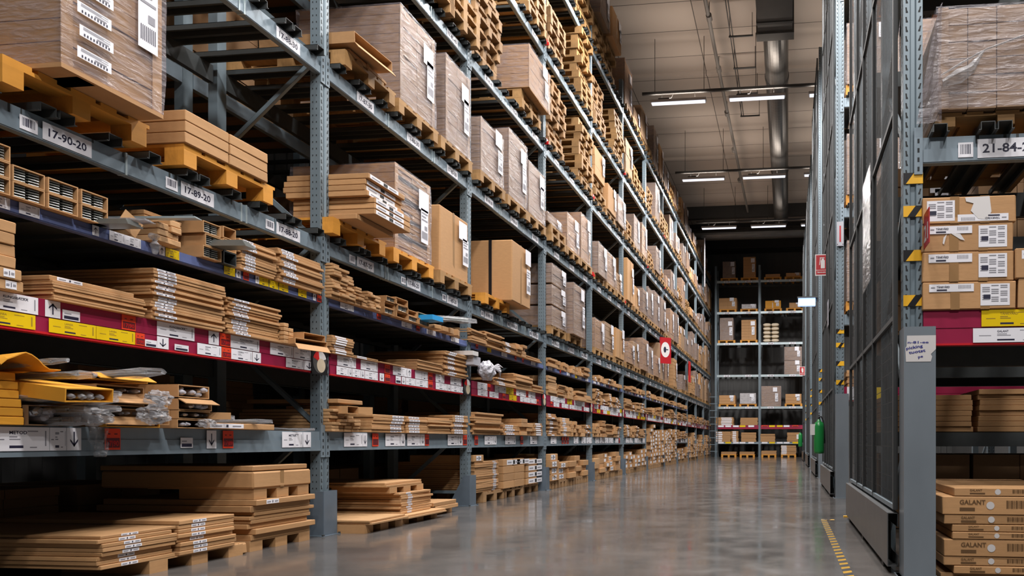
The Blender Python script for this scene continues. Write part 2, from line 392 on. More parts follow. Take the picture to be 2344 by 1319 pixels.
def shelf(loc, rz, lev, z0, z1, style, label, group, plates=None, cards=None, small=False, bars=True, deck=True, rear=True, width=2.8, depth=1.1):
    t = thing('rack_shelf', loc, rz, label, 'shelf', group)
    fb = front_beam(z0, z1, style, x1=width - .06).build('front_beam', t)
    if rear:
        r = MB(); r.box(.06, width - .06, depth - .06, depth - .01, z0 - .02, z1, 'steel_dark'); r.build('rear_beam', t)
    if style in ('grey', 'pale') and bars:
        for c in (.48, 1.4, 2.32):
            for dx in (-.33, -.05, .05, .33):
                if abs(dx) > .1 or True: link('support_bar', BAR, t, (c + dx + (.0 if abs(dx) > .1 else 0), 0, z1))
    elif deck and style not in ('grey', 'pale'):
        d = MB(); d.box(.06, width - .06, .05, depth - .06, z1 - .03, z1 - .001, 'steel_dark')
        for k in range(9): xx = .2 + k * .3; d.box(xx, xx + .04, .05, depth - .06, z1 - .055, z1 - .03, 'steel_dark')
        d.build('deck', t)
    for x, s in plates or []: place_label(fb, x, z0, z1, s, small)
    for c in cards or []: card(fb, *c[:5], **(c[5] if len(c) > 5 else {}))
    return t
def guard(loc, rz, label, group):                  # low blue-grey foot guard round a post
    b = MB(); h = .40
    b.box(-.075, .105, -.048, -.04, 0, h, 'guard_blue'); 
    for xs in (-.08, .10):
        b.add([(xs, -.045, 0), (xs, .19, 0), (xs, .19, .10), (xs, .03, h), (xs, -.045, h), (xs + .006, -.045, 0), (xs + .006, .19, 0), (xs + .006, .19, .10), (xs + .006, .03, h), (xs + .006, -.045, h)],
              [(0, 4, 3, 2, 1), (5, 6, 7, 8, 9), (0, 1, 6, 5), (1, 2, 7, 6), (2, 3, 8, 7), (3, 4, 9, 8), (4, 0, 5, 9)], 'guard_blue')
    b.box(-.11, .135, -.07, .21, 0, .006, 'guard_blue')
    for bx, by in ((-.1, -.06), (.12, -.06)): b.box(bx - .01, bx + .01, by - .008, by + .008, .006, .018, 'steel_dark')
    return tag(b.build('foot_guard', None, loc, rz), label, 'guard', group)

# ------------------------------------------------------------------ loads
PAL = {}
def pallet_meshes(w, m):
    if (w, m) in PAL: return PAL[(w, m)]
    d = MB()
    for k in range(5): x = k * (w - .12) / 4; d.box(x, x + (.145 if k in (0, 2, 4) else .10) * w / .83, 0, 1.2, .122, .144, m)
    for y in (0, .53, 1.055): d.box(0, w, y, y + .145, .100, .122, m)
    s = MB(); s.box(0, .10, 0, 1.2, 0, .022, m)
    for y in (0, .53, 1.055): s.box(0, .10, y, y + .145, .022, .100, m)
    PAL[(w, m)] = (d.mesh('deck'), s.mesh('skid')); return PAL[(w, m)]
pallets = []
def pallet(loc, rz, label, m='pallet_wood', w=.8, group='wooden pallets in the racks'):
    pallets.append((loc, rz, label, m, w, group))
def build_pallets():
    def near(p): return math.hypot(p[0][0], p[0][1])
    pallets.sort(key=near)
    for i, (loc, rz, label, m, w, g) in enumerate(pallets[:285]):
        dk, sk = pallet_meshes(w, m)
        t = thing('wooden_pallet', loc, rz, label, 'pallet', g)
        link('deck', dk, t)
        for x in (0, w / 2 - .05, w - .10): link('skid', sk, t, (x, 0, 0))
    rest = pallets[285:]
    if rest:
        b = MB()
        for loc, rz, label, m, w, g in rest:
            X = Matrix.Translation(loc) @ Matrix.Rotation(rz, 4, 'Z')
            b.box(0, w, 0, 1.2, .10, .144, m, X)
            for x in (0, w / 2 - .05, w - .10): b.box(x, x + .1, 0, 1.2, 0, .02, m, X); b.box(x, x + .1, 0, .145, .02, .1, m, X)
        tag(b.build('wooden_pallet'), 'distant wooden pallets piled high at the far end of the rack', 'pallets', kind='stuff')
def ship_label(parent, x, z, w, h, y, X=None, name='shipping_label', bars=True, tilt=0):
    b = MB(); b.front(x, x + w, z, z + h, y, 'white_card')
    if bars:
        for k in range(3): b.front(x + w * .1, x + w * (.9 - .2 * (k % 2)), z + h * (.86 - k * .1), z + h * (.9 - k * .1), y - .0015, 'ink_soft')
        xx = x + w * .12
        while xx < x + w * .85:
            b.front(xx, xx + w * .04, z + h * .12, z + h * .34, y - .0015, 'ink'); xx += w * .09
        b.front(x + w * .5, x + w * .85, z + h * .40, z + h * .52, y - .0015, 'ink_soft')
    b.build(name, parent)
def load(loc, rz, w, d, h, label, group='cartons on pallets', style='wrap', nx=2, nz=4, seed=0, lab=2, m=None, wrapfull=True, bands=None):
    rr = random.Random(seed * 7 + 3)
    t = thing('pallet_load', loc, rz, label, 'boxes', group)
    m = m or ('cardboard_grey' if style == 'wrap' else 'cardboard')
    if style in ('box',):                           # one big carton
        me = bevelled(w, d, h, .012, m, .004, seed); link('carton', me, t)
        b = MB(); b.box(w * .44, w * .50, -.0015, 0, 0, h, 'tape'); b.build('tape_strip', t)
    else:
        b = MB(); g = .006; b.box(.02, w - .02, .02, d - .02, .01, h - .012, 'seam')
        for i in range(nx):
            for k in range(nz):
                jx = rr.uniform(-.006, .006); jy = rr.uniform(0, .012)
                b.box(i * w / nx + g / 2 + max(jx, -g / 2) * 0, (i + 1) * w / nx - g / 2, jy, d - jy, k * h / nz + g / 2, (k + 1) * h / nz - g / 2, m)
        if bands:
            for k in range(nz): b.box(0.02, w - .02, -.003, .02, k * h / nz + h / nz * .55, (k + 1) * h / nz - .01, 'plastic_black' if k % 2 else m)
        b.build('cartons', t)
    if style == 'wrap':
        f = MB(); n = 5; e = .012
        pts = []
        for j in range(n + 1):
            z = h * j / n; bul = e + rr.uniform(0, .012)
            pts.append([(-bul, -bul, z), (w / 2, -e - rr.uniform(0, .01), z), (w + bul, -bul, z), (w + bul, d + bul, z), (-bul, d + bul, z)])
        vs = [p for r_ in pts for p in r_]; fs = []
        for j in range(n):
            for k in range(5): fs.append((j * 5 + k, j * 5 + (k + 1) % 5, (j + 1) * 5 + (k + 1) % 5, (j + 1) * 5 + k))
        f.add(vs, fs, 'stretch_film'); f.build('stretch_film', t)
        for x in (.0, w - .05):
            pass
        for x in (-.006, w - .055): b = MB(); b.box(x, x + .06, -.008, -.002, 0, h, m); b.build('corner_board', t)
    if lab >= 1: ship_label(t, w * rr.uniform(.58, .64), h * rr.uniform(.62, .74), min(.22, w * .3), min(.22, h * .3), -.028, bars=False)
    if lab >= 2: ship_label(t, w * rr.uniform(.68, .74), h * rr.uniform(.2, .3), min(.15, w * .22), min(.42, h * .42), -.028)
    return t
packs = []                                           # every flat pack / long carton: (size, data)
def pack(kind, loc, rz, w, d, t, label, group, lab=None, m='cardboard', print_=None):
    packs.append(dict(kind=kind, loc=loc, rz=rz, w=w, d=d, t=t, label=label, group=group, lab=lab, m=m, pr=print_))
def build_packs():
    for kind, lim in (('flat_pack', 296), ('long_carton', 290)):
        L = [p for p in packs if p['kind'] == kind]
        L.sort(key=lambda p: -(p['w'] * p['t'] / (p['loc'][0] ** 2 + p['loc'][1] ** 2)))
        for i, p in enumerate(L[:lim]):
            me = bevelled(p['w'], p['d'], p['t'] - .002, min(.004, p['t'] * .12), p['m'], .0015 if p['t'] > .02 else 0, i)
            o = link(kind, me, None, p['loc'], p['rz']); tag(o, p['label'], 'flat pack' if kind == 'flat_pack' else 'long carton', p['group'])
            w, t = p['w'], p['t']
            if p['lab']:
                lx, lw = p['lab'][:2]; b = MB(); big = len(p['lab']) > 2
                b.front(lx, lx + lw, t * .14, t * .86, -.0012, 'white_card')
                b.front(lx + lw * .06, lx + lw * .34, t * .38, t * .58, -.0024, 'ink_soft'); b.front(lx + lw * .66, lx + lw * .92, t * .4, t * .6, -.0024, 'ink_soft')
                if big: b.front(lx + lw * .46, lx + lw * .60, t * .22, t * .78, -.0024, 'black')
                else: b.front(lx + lw * .47, lx + lw * .53, t * .3, t * .7, -.0024, 'ink')
                b.build('product_label', o)
            if p['pr']:
                pr = p['pr']; b = MB()
                b.text(pr, w * .13, -.0012, t * .56, min(.028, t * .26), 'ink_card'); b.front(w * .13, w * .13 + .09, t * .2, t * .2 + min(.02, t * .2), -.0012, 'ink_card')
                for k in range(12):
                    xx = w * .48 + k * .009; b.front(xx, xx + (.004 if k % 3 else .007), t * .35, t * .78, -.0012, 'ink_card')
                cx, cz, r = w * .36, t * .5, min(.024, t * .34)
                b.add([(cx + r * cos(a * pi / 8), -.0014, cz + r * sin(a * pi / 8)) for a in range(16)], [tuple(range(16))], 'white_paper')
                b.build('printing', o)
        rest = L[lim:]
        if rest:
            b = MB()
            for p in rest:
                X = Matrix.Translation(p['loc']) @ Matrix.Rotation(p['rz'], 4, 'Z')
                b.box(0, p['w'], 0, p['d'], 0, p['t'] - .003, p['m'], X)
                if p['lab']: b.front(p['lab'][0], p['lab'][0] + p['lab'][1], p['t'] * .15, p['t'] * .8, -.002, 'white_card', X)
            tag(b.build(kind), 'distant %s stacked tightly on shelves toward the far end' % ('flat packs' if kind == 'flat_pack' else 'long cartons'),
                'flat packs' if kind == 'flat_pack' else 'long cartons', kind='stuff')
stackno = {}
def stack(x, X, Y, z, w, d, n, t, lev, bay, rz=pi / 2, lab=None, m='cardboard', jit=.012, where=None, ts=None, axis='y', twist=.01, kind='flat_pack', pr=None, colr=None):
    """n packs; front-left corner at world (X, Y) on the left rack (x is unused there)"""
    key = (where or '', lev, bay); stackno[key] = stackno.get(key, 0) + 1; sn = stackno[key]
    zz = z; ts = ts or [t] * n
    for i in range(n):
        ti = ts[i]; top = n - i; dx, dy = R.uniform(-jit, jit), R.uniform(-jit, jit) * 1.2
        pos = (X + dx, Y + dy, zz) if rz else (X + dy, Y + dx, zz)
        kn = 'flat pack' if kind == 'flat_pack' else 'long carton'
        desc = ('white-labelled ' if lab else 'plain ') + kn if kind == 'flat_pack' else 'narrow long carton'
        pos_s = ORD[top] + ' from top' if n > 1 else 'lying alone'
        pl = where or ('on ' if lev else 'near ') + ('the ' + LEVN[lev]) + ', ' + bayn(bay)
        lbl = '%s, %s, %s stack %s' % (desc, pos_s, ORD[sn], pl)
        ww = w * (1 + R.uniform(-.012, .012)); l2 = None
        if lab: l2 = (lab[0] * ww + R.uniform(-.006, .006), lab[1] * ww) + tuple(lab[2:])
        pack(kind, pos, rz + R.uniform(-twist, twist), ww, d, ti, lbl, ('flat packs ' if kind == 'flat_pack' else 'long cartons ') + (where or 'on the left rack, ' + LEVN[lev]), l2, m, pr)
        zz += ti
    return zz
def lstack(u0, u1, vt, lev, n, bay, Xf=-4.10, d=1.0, z=None, **k):
    """stack on the left rack whose front face spans columns u0..u1 and whose top reaches row vt at u0"""
    Ya, Yb = ray_y(u0, Xf), ray_y(u1, Xf); zt = zat(vt, Xf, Ya); zb = LZ[lev][1] if z is None else z
    t = max(.012, (zt - zb) / n)
    return stack(0, Xf, Ya, zb + .001, Yb - Ya, d, n, t, lev, bay, **k)
def lload(u0, u1, vt, lev, bay, label, Xf=-4.08, d=1.15, pal=True, palm='pallet_wood', palu=None, npal=1, z=None, **k):
    Ya, Yb = ray_y(u0, Xf), ray_y(u1, Xf); zb = LZ[lev][1] + BARH + .002 if z is None else z
    if pal:
        wp = .8; yc = (Ya + Yb) / 2 - wp / 2
        if palu: yc = ray_y(palu, -4.06)
        yc = max(Y0 + BAY * (bay - 1) + .075, min(yc, Y0 + BAY * bay - .885))
        for i in range(npal):
            pallet((-4.06 + R.uniform(-.01, .01), yc + R.uniform(-.01, .01), zb), pi / 2, palname(lev, bay, yc, i, npal), palm, wp)
            zb += PALH + .002
    zt = zat(vt, Xf, Ya)
    return load((Xf, Ya, zb), pi / 2, Yb - Ya, d, zt - zb, label, **k), zt
pn = {}
def palname(lev, bay, y, i=0, n=1, pre='wooden pallet'):
    key = (lev, bay, round(y, 0) if n == 1 else round(y, 1)); 
    yb = Y0 + BAY * (bay - 1); slot = ['near', 'middle', 'far'][max(0, min(2, int((y + .3 - yb) / .9)))]
    s = '%s%s %s slot, %s, %s' % (pre, (' ' + ORD[i + 1] + ' from bottom in') if n > 1 else ' in', slot, LEVN[lev], bayn(bay))
    pn[s] = pn.get(s, 0) + 1
    return s if pn[s] == 1 else s.replace(' in ', ', upper tier,', 1) if pn[s] == 2 else s + ' end'
# ------------------------------------------------------------------ left rack frames, guards, shelves
def postY(i): return Y0 + BAY * (i - 0)
codes = {0: ['17-90', '17-89', '17-88'], 1: ['17-87', '17-86', '17-85'], 2: ['09-99', '09-98', '09-97']}
for b_ in range(3, NB): codes[b_] = ['09-%02d' % (96 - (b_ - 3) * 3 - k) for k in range(3)]
for i in range(-1, NB):
    y = postY(i)
    red = {1: [6.05], 2: [6.0, 7.7], 3: [4.4, 6.05], 4: [4.4, 7.65], 5: [6.0], 6: [6.0, 7.7]}.get(i, [])
    if i < 0: frame((LX, y, 0), pi / 2, 'steel upright frame at the near end of the left rack', 'left rack upright frames')
    else:
        frame((LX, y, 0), pi / 2, 'blue-grey steel upright frame, %s counted from the near left, left rack' % ORD[i + 1], 'left rack upright frames', red)
        guard((LX + .0, y, 0), pi / 2, 'blue-grey steel foot guard round the %s upright of left rack' % ORD[i + 1], 'foot guards of the left rack')
STY = ['', 'low', 'red', 'blue', 'grey', 'grey', 'grey', 'grey', 'grey']
def Bx(u, bay): return ray_y(u, LX) - (Y0 + BAY * (bay - 1))
def cards_px(bay, z0, z1, rows, two=True):
    out = []; h = z1 - z0
    for r, items in rows:
        za, zb = (z0 + h * .50, z1) if r == 't' else (z0 + .012, z0 + h * .485) if r == 'b' else (z0 + h * .12, z1 - h * .04) if r == 'f' else (z0 + .006, z0 + h)
        for it in items:
            kind, u0, u1 = it[:3]; kw = dict(it[3]) if len(it) > 3 else {}
            zl = kw.pop('z', None); a, c = za, zb
            if zl: a, c = za + (zb - za) * zl[0], za + (zb - za) * zl[1]
            kw['y'] = -.0165 - .0006 * len(out) * 0 - (.002 if r == 'b' else 0)
            out.append((Bx(u0, bay), Bx(u1, bay), a + .002, c - .002, kind, kw))
    return out
def rnd_cards(lev, z0, z1, bay, rr):
    out = []; h = z1 - z0
    rows = [(z0 + h * .5, z1), (z0 + .012, z0 + h * .485)] if lev == 2 else [(z0 + h * .14, z1 - h * .06)]
    for ri, (a, c) in enumerate(rows):
        x = .12 + rr.uniform(0, .15)
        while x < 2.45:
            if lev == 3:
                k = rr.choice('WWYWR'); w = {'W': .2, 'Y': .13, 'R': .07}[k]; out.append((x, x + w, a, c, k, {'y': -.0065})); x += w + rr.uniform(.08, .4)
            else:
                k = rr.choice('WWWWWRY' if lev == 2 else 'WWR'); w = {'W': .30, 'Y': .28, 'R': .10}[k]
                kw = {'y': -.0165 if lev == 2 else -.0105, 'detail': bay < 7}
                out.append((x, x + w, a + .002, c - .002, k, kw)); x += w
                if k == 'W' and rr.random() < .6: out.append((x, x + .085, a + .002, c - .002, rr.choice('UDD'), dict(y=kw['y']))); x += .085
                x += rr.choice([0, .004, .06, .14] if lev == 2 else [.05, .2, .3])
    return out
red0 = cards_px(0, 1.45, 1.645, [
    ('t', [('W', -40, 81, {'txt': 'KUNGSBACKA'}), ('U', 97, 132), ('S', 137, 177, {'z': (.0, .62)}), ('R', 273, 305, {'num': '17|90'}), ('W', 354, 440, {'txt': 'KUNGSBACKA'}), ('U', 472.6, 496),
           ('R', 499, 523, {'num': '17|89'}), ('W', 523, 589, {'txt': 'KUNGSBACKA'}), ('W', 614, 667, {'txt': 'HORDA'}), ('W', 668, 713, {'txt': 'SKOGSTA'})]),
    ('b', [('Y', -60, 74, {'txt': 'LANSA'}), ('Y', 105, 213, {'txt': 'LANSA'}), ('Y', 214, 303, {'txt': 'LANSA'}), ('R', 304, 325, {'num': '17|90'}), ('S', 326, 353, {'z': (0, .6)}), ('D', 353.5, 380),
           ('S', 394, 426, {'z': (.05, .6)}), ('W', 446, 501), ('R', 502, 524, {'num': '17|89'}), ('W', 524, 572, {'txt': 'HORDA'}), ('D', 573, 592), ('W', 650, 690, {'txt': 'SKOGSTA'}), ('D', 691, 715)])])
low0 = cards_px(0, .775, .935, [('f', [('W', -30, 109, {'txt': 'METOD'}), ('W', 110, 148), ('D', 149, 182), ('R', 236, 272, {'num': '17|90'}), ('S', 410, 438, {'z': (.05, .6)}), ('D', 470, 492),
                                       ('R', 507, 531, {'num': '17|89'}), ('W', 643, 690, {'txt': 'METRIK'}), ('D', 691, 709)])])
blue0 = cards_px(0, 2.08, 2.15, [('x', [('W', -20, 20), ('W', 41, 88), ('U', 209, 224), ('W', 248, 283), ('W', 283.5, 320), ('U', 362, 375), ('Y', 377, 408), ('Y', 511, 536), ('U', 539, 549),
                                        ('R', 555, 568), ('U', 583, 591), ('Y', 591.5, 613), ('Y', 615, 635), ('Y', 637, 658), ('Y', 681, 700), ('U', 715, 721), ('R', 724, 734)])])
red1 = cards_px(1, 1.45, 1.645, [
    ('t', [('W', 768, 811), ('W', 822, 861), ('R', 877, 889), ('W', 896, 929), ('U', 929.5, 938), ('W', 947, 962, {'detail': False}), ('W', 962.5, 976), ('R', 977, 987), ('W', 994, 1014), ('W', 1028, 1053)]),
    ('b', [('W', 766, 794), ('D', 794.5, 801), ('W', 802, 822), ('D', 822.5, 830), ('W', 831, 861), ('D', 865, 875), ('R', 877, 889), ('S', 902, 914), ('D', 916, 924), ('W', 925, 948), ('W', 948.5, 976), ('R', 977, 987),
           ('W', 994, 1021), ('D', 1021.5, 1028), ('W', 1029, 1052), ('D', 1052.5, 1060), ('R', 1061, 1069)])])
low1 = cards_px(1, .775, .935, [('f', [('W', 785, 828), ('D', 828.5, 838), ('R', 850, 864), ('W', 880, 915), ('D', 915.5, 925), ('W', 930, 961), ('D', 961.5, 970), ('R', 971, 980), ('W', 1023, 1048), ('D', 1048.5, 1057), ('R', 1058, 1067)])])
PLX = [.455, 1.33, 2.21]
for bay in range(NB):
    yb = postY(bay - 1); rr = random.Random(100 + bay)
    for lev in range(1, 9):
        if lev == 1 and bay in (6, 7, 9, 10, 11): continue
        if lev == 3 and bay > 8: continue
        z0, z1 = LZ[lev]; cs = None; plates = None
        if lev == 1: cs = low0 if bay == 0 else low1 if bay == 1 else rnd_cards(1, z0, z1, bay, rr)
        elif lev == 2: cs = red0 if bay == 0 else red1 if bay == 1 else rnd_cards(2, z0, z1, bay, rr)
        elif lev == 3: cs = blue0 if bay == 0 else rnd_cards(3, z0, z1, bay, rr)
        else: plates = [(PLX[k], codes[bay][k] + '-%d0' % (lev - 2)) for k in range(3)]
        if cs and lev in (1, 3) and bay < 2:
            cs = [c[:5] + (dict(c[5], y=-.0105 if lev == 1 else -.0065),) for c in cs]
        if cs and bay > 8: cs = cs[::2]
        d = ['', 'low grey shelf with price cards', 'red-banded shelf with price cards', 'blue-edged shelf with deck', 'grey beam shelf with location plates'][min(lev, 4)]
        lb = ('%s from %s to %s, left rack' % (d, plates[0][1], plates[2][1])) if plates else '%s in the %s of left rack' % (d, ORD[bay + 1] + ' bay')
        shelf((LX, yb, 0), pi / 2, lev, z0, z1, STY[lev], lb, 'left rack shelves', plates, cs, small=lev > 4 or bay > 5)
# round dispensers on the posts at the red band
for i in range(0, 9):
    y = postY(i); b = MB()
    b.box(-.20, .0, -.028, -.016, 1.44, 1.66, 'plastic_black')
    def disc(r, yy, m, a0=0, a1=360, cz=1.55, sx=.088, sz=.10, cx=-.102):
        n = 24; pts = [(cx + sx * r * cos(radians(a0 + (a1 - a0) * k / n)), yy, cz + sz * r * sin(radians(a0 + (a1 - a0) * k / n))) for k in range(n + 1)]
        if a1 - a0 < 360: pts = [(cx, yy, cz)] + pts
        else: pts = pts[:-1]
        b.add(pts, [tuple(range(len(pts)))], m)
    disc(1, -.029, 'mirror'); disc(1, -.0296, 'sign_white', 20, 100); disc(1, -.0296, 'red', 100, 160); disc(.62, -.0302, 'cream', cz=1.52, cx=-.085)
    tag(b.build('round_dispenser', None, (LX, y, 0), pi / 2), 'round black-framed dispenser mounted beside the %s upright at red band' % ORD[i + 1], 'dispenser', 'round dispensers on the posts')
# post clamps in pale metal below the red band
# rear rack standing back to back behind the left rack
for i in range(-1, 9):
    t = thing('rack_upright_frame', (LX - 1.35, postY(i), 0), pi / 2, 'steel upright frame, %s counted from the near left, rear rack behind' % ORD[i + 2], 'rear rack upright frames')
    link('front_post', REAR, t); link('rear_post', REAR, t, (0, 1.0, 0)); link('diagonal_brace', BR_UP, t, (0, 0, 1.0)); link('diagonal_brace', BR_DN, t, (0, 0, 3.5))
for bay in range(0, 9):
    for lev in (1, 2, 4, 5, 6, 7, 8):
        z0, z1 = LZ[lev]
        t = thing('rack_shelf', (LX - 1.35, postY(bay - 1), 0), pi / 2, 'steel beam shelf of rear rack, %s, behind the %s' % (LEVN[lev], bayn(bay)), 'rear rack shelves')
        b = MB(); b.box(.06, 2.74, 0, .05, z0, z1, 'steel_beam'); b.build('front_beam', t)
        b = MB(); b.box(.06, 2.74, 1.04, 1.09, z0, z1, 'steel_dark'); b.build('rear_beam', t)
        b = MB()
        for k in range(9): b.box(.2 + k * .3, .26 + k * .3, .0, 1.1, z1, z1 + .03, 'steel_dark')
        b.build('deck_bars', t)
for bay in range(0, 8):
    rr = random.Random(500 + bay); yb = postY(bay - 1)
    for lev in (0, 1, 4, 5, 6, 7, 8):
        for s in range(3):
            if bay == 0 and lev == 4: continue
            if rr.random() < .35 and lev < 6: continue
            z = LZ[lev][1] + .032 if lev else .002; x = .12 + s * .88; w = rr.uniform(.7, .82); h = rr.choice([.5, .8, 1.1, 1.2]) if lev > 3 else .5
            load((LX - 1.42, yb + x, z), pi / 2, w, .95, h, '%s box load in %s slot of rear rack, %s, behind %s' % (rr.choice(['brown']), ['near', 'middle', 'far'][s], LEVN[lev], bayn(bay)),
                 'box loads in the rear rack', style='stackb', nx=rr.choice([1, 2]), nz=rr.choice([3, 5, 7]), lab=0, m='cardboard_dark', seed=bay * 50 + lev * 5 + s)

# ------------------------------------------------------------------ bay 0 contents
L0, L1_, L2_, L3_ = LZ[1][1], LZ[2][1], LZ[3][1], LZ[4][1]
def paper_pallet(X, Y, w, label, z=0, n=3, h=.075, d=.9):
    t = thing('paper_pallet', (X, Y, z), pi / 2, label, 'pallet', 'cardboard pallets on the floor')
    b = MB(); b.box(0, w, 0, d, h, h + .008, 'cardboard_edge'); b.build('sheet', t)
    for k in range(n):
        b = MB(); x = k * (w - .13) / (n - 1); b.box(x, x + .13, 0, d * .7, 0, h, 'cardboard'); b.build('block', t)
    return h + .009
h = paper_pallet(-4.05, 3.94, .75, 'cardboard pallet on floor under the white-labelled low stack, first bay')
stack(0, -4.05, 3.62, h, .50, 1.4, 8, .0285, 0, 0, lab=(.26, .22), jit=.015, ts=[.026] * 7 + [.02])
stack(0, -4.04, 4.14, h, .46, 1.4, 8, .029, 0, 0, lab=(.22, .24), jit=.012)
h = paper_pallet(-4.09, 4.80, .66, 'cardboard pallet on floor under the tallest stack, first bay')
zt = stack(0, -4.075, 4.80, h, .66, 1.3, 7, .04, 0, 0, jit=.02, ts=[.045, .045, .04, .03, .03, .03, .05])
stack(0, -4.03, 4.80, zt + .0, .66, 1.3, 1, .045, 0, 0, lab=(.16, .2), jit=.004)
h2 = zt + .046
pz = paper_pallet(-4.07, 4.82, .60, 'cardboard pallet layer inside the tallest stack, first bay', z=h2)
load((-4.06, 4.80, h2 + pz), pi / 2, .64, 1.3, .13, 'flat open-topped carton with wavy cut edge, on tallest floor stack, first bay', style='box', lab=0, m='cardboard', seed=4)
stack(0, -4.08, 4.82, h2 + pz + .135, .60, 1.3, 1, .04, 0, 0, jit=.004)
load((-4.06, 4.58, 0.002), pi / 2, .17, .6, .085, 'short brown carton on floor between the two first-bay floor stacks', style='box', lab=0, m='cardboard', seed=5)
# low grey shelf, bay 0: golden cartons, plastic-wrapped profiles, opened boxes
def glint_rods(t, x0, x1, y0, z0, z1, n, seed, m='poly_bag', r=.018):
    rr = random.Random(seed); b = MB()
    for k in range(n):
        x = rr.uniform(x0, x1); z = rr.uniform(z0, z1); yy = y0 - rr.uniform(0, .05)
        b.tube([(x, yy + .9, z), (x, yy + .02, z), (x + .0, yy, z)], [r, r, r * .5], rr.choice([m, m, 'chrome', 'plastic_white']), 8)
    b.build('wrapped_rods', t)
def open_box(loc, rz, w, d, h, label, rods=6, m='carton_gold', flap=None, seed=0, rodm='poly_bag', group='opened cartons on the shelves', inner=None):
    t = thing('open_carton', loc, rz, label, 'carton', group); b = MB(); e = .006
    b.box(0, w, 0, d, 0, e, m); b.box(0, w, 0, d, h - e, h, m); b.box(0, e, 0, d, e, h - e, m); b.box(w - e, w, 0, d, e, h - e, m); b.box(e, w - e, d * .9, d * .9 + e, e, h - e, 'cardboard_dark')
    b.build('carton', t)
    if flap:
        b = MB(); X = Matrix.Translation((0, 0, {'t': h, 'b': 0, 'l': 0, 'r': 0}[flap])) 
        if flap == 't': X = Matrix.Translation((0, 0, h)) @ Matrix.Rotation(.5, 4, 'X'); b.box(0, w, -.07, 0, -.003, .003, m, X)
        if flap == 'b': X = Matrix.Translation((0, 0, 0)) @ Matrix.Rotation(.9, 4, 'X'); b.box(0, w, -.06, 0, 0.0, .005, m, X)
        if flap == 'l': X = Matrix.Rotation(-.6, 4, 'Z'); b.box(-.13, 0, -.003, .003, .003, h - .003, m, X)
        if flap == 'r': X = Matrix.Translation((w, 0, 0)) @ Matrix.Rotation(-.9, 4, 'Z'); b.box(0, .12, -.003, .003, .003, h - .003, m, X)
        b.build('flap', t)
    if rods: glint_rods(t, .03, w - .03, .02, .025, h - .025, rods, seed, rodm, min(.022, h * .22))
    if inner == 'slats':
        b = MB(); nz = max(4, int(h / .016))
        for s in range(2):
            for k in range(nz):
                z = e + (k + .5) * (h - 2 * e) / nz; x0 = .012 + s * (w - .02) / 2
                b.tube([(x0 + .008, .02, z), (x0 + (w - .03) / 2 - .008, .014, z + .001)], .0036, 'metal_slat', 6)
                b.box(x0, x0 + (w - .03) / 2, .02, d * .88, z - .0015, z + .001, 'metal_slat')
        b.build('metal_slats', t)
    return t
Ys = lambda u, X=-4.1: ray_y(u, X)
z = L0 + .001
for k in range(6):
    w = Ys(28 + [28, 26, 22, 16, 14, 8][k]) - Ys(-60); hh = .046
    pack('long_carton', (-4.10, Ys(-60), z + k * (hh + .001)), pi / 2, w, 1.0, hh, 'golden carton, %s from top, left end of low grey shelf, first left bay' % ORD[6 - k], 'golden cartons on low grey shelf', None, 'carton_gold')
zc = z + 6 * .047
open_box((-4.09, Ys(59), z), pi / 2, Ys(135) - Ys(60), .9, .11, 'open-ended carton of metal rods beside golden cartons on low grey shelf', 14, 'cardboard_dark', seed=1)
def bundle(loc, rz, L, r, label, n=5, seed=0, ang=0, m='poly_bag', cat='wrapped profile', fr=True, core='metal_slat'):
    """plastic-wrapped rods: stiff core, loose film sleeve with a crumpled end pointing to local -y"""
    t = thing('plastic_wrapped_profile', loc, rz, label, cat, 'plastic-wrapped profiles'); rr = random.Random(seed)
    b = MB()
    for k in range(n):
        a = 2 * pi * k / n; b.tube([(r * .5 * cos(a), .03, r * .5 * sin(a)), (r * .5 * cos(a), L, r * .5 * sin(a))], r * .28, core, 6)
    b.build('rods', t)
    b = MB(); pts = []; rad = []
    for k in range(9): pts.append((rr.uniform(-.004, .004), -.05 + k * (L + .06) / 8 if k else -.07, rr.uniform(-.004, .004))); rad.append(r * (.95 if k > 1 else (.7, 1.15)[k]) + rr.uniform(0, .003))
    b.tube(pts, rad, m, 9); o = b.build('plastic_sleeve', t)
    for v in o.data.vertices: v.co += Vector((rr.uniform(-1, 1), rr.uniform(-1, 1), rr.uniform(-1, 1))) * r * .22
    return t
def blob(loc, sx, sy, sz, label, seed=0, m='poly_bag', cat='plastic bag', group='crumpled plastic bags', name='plastic_bag', amp=1):
    bm = bmesh.new(); bmesh.ops.create_icosphere(bm, subdivisions=4, radius=1); rr = random.Random(seed)
    from mathutils import noise
    for v in bm.verts:
        n = (noise.noise(v.co * 2.3 + Vector((seed, 0, 0))) * .45 + noise.noise(v.co * 6 + Vector((0, seed, 0))) * .2) * amp
        p = v.co * (1 + n); v.co = Vector((p.x * sx, p.y * sy, p.z * sz))
    zmin = min(v.co.z for v in bm.verts)
    for v in bm.verts: v.co.z -= zmin
    me = bpy.data.meshes.new(name); bm.to_mesh(me); bm.free(); me.materials.append(M[m])
    return tag(link(name, me, None, loc), label, cat, group)
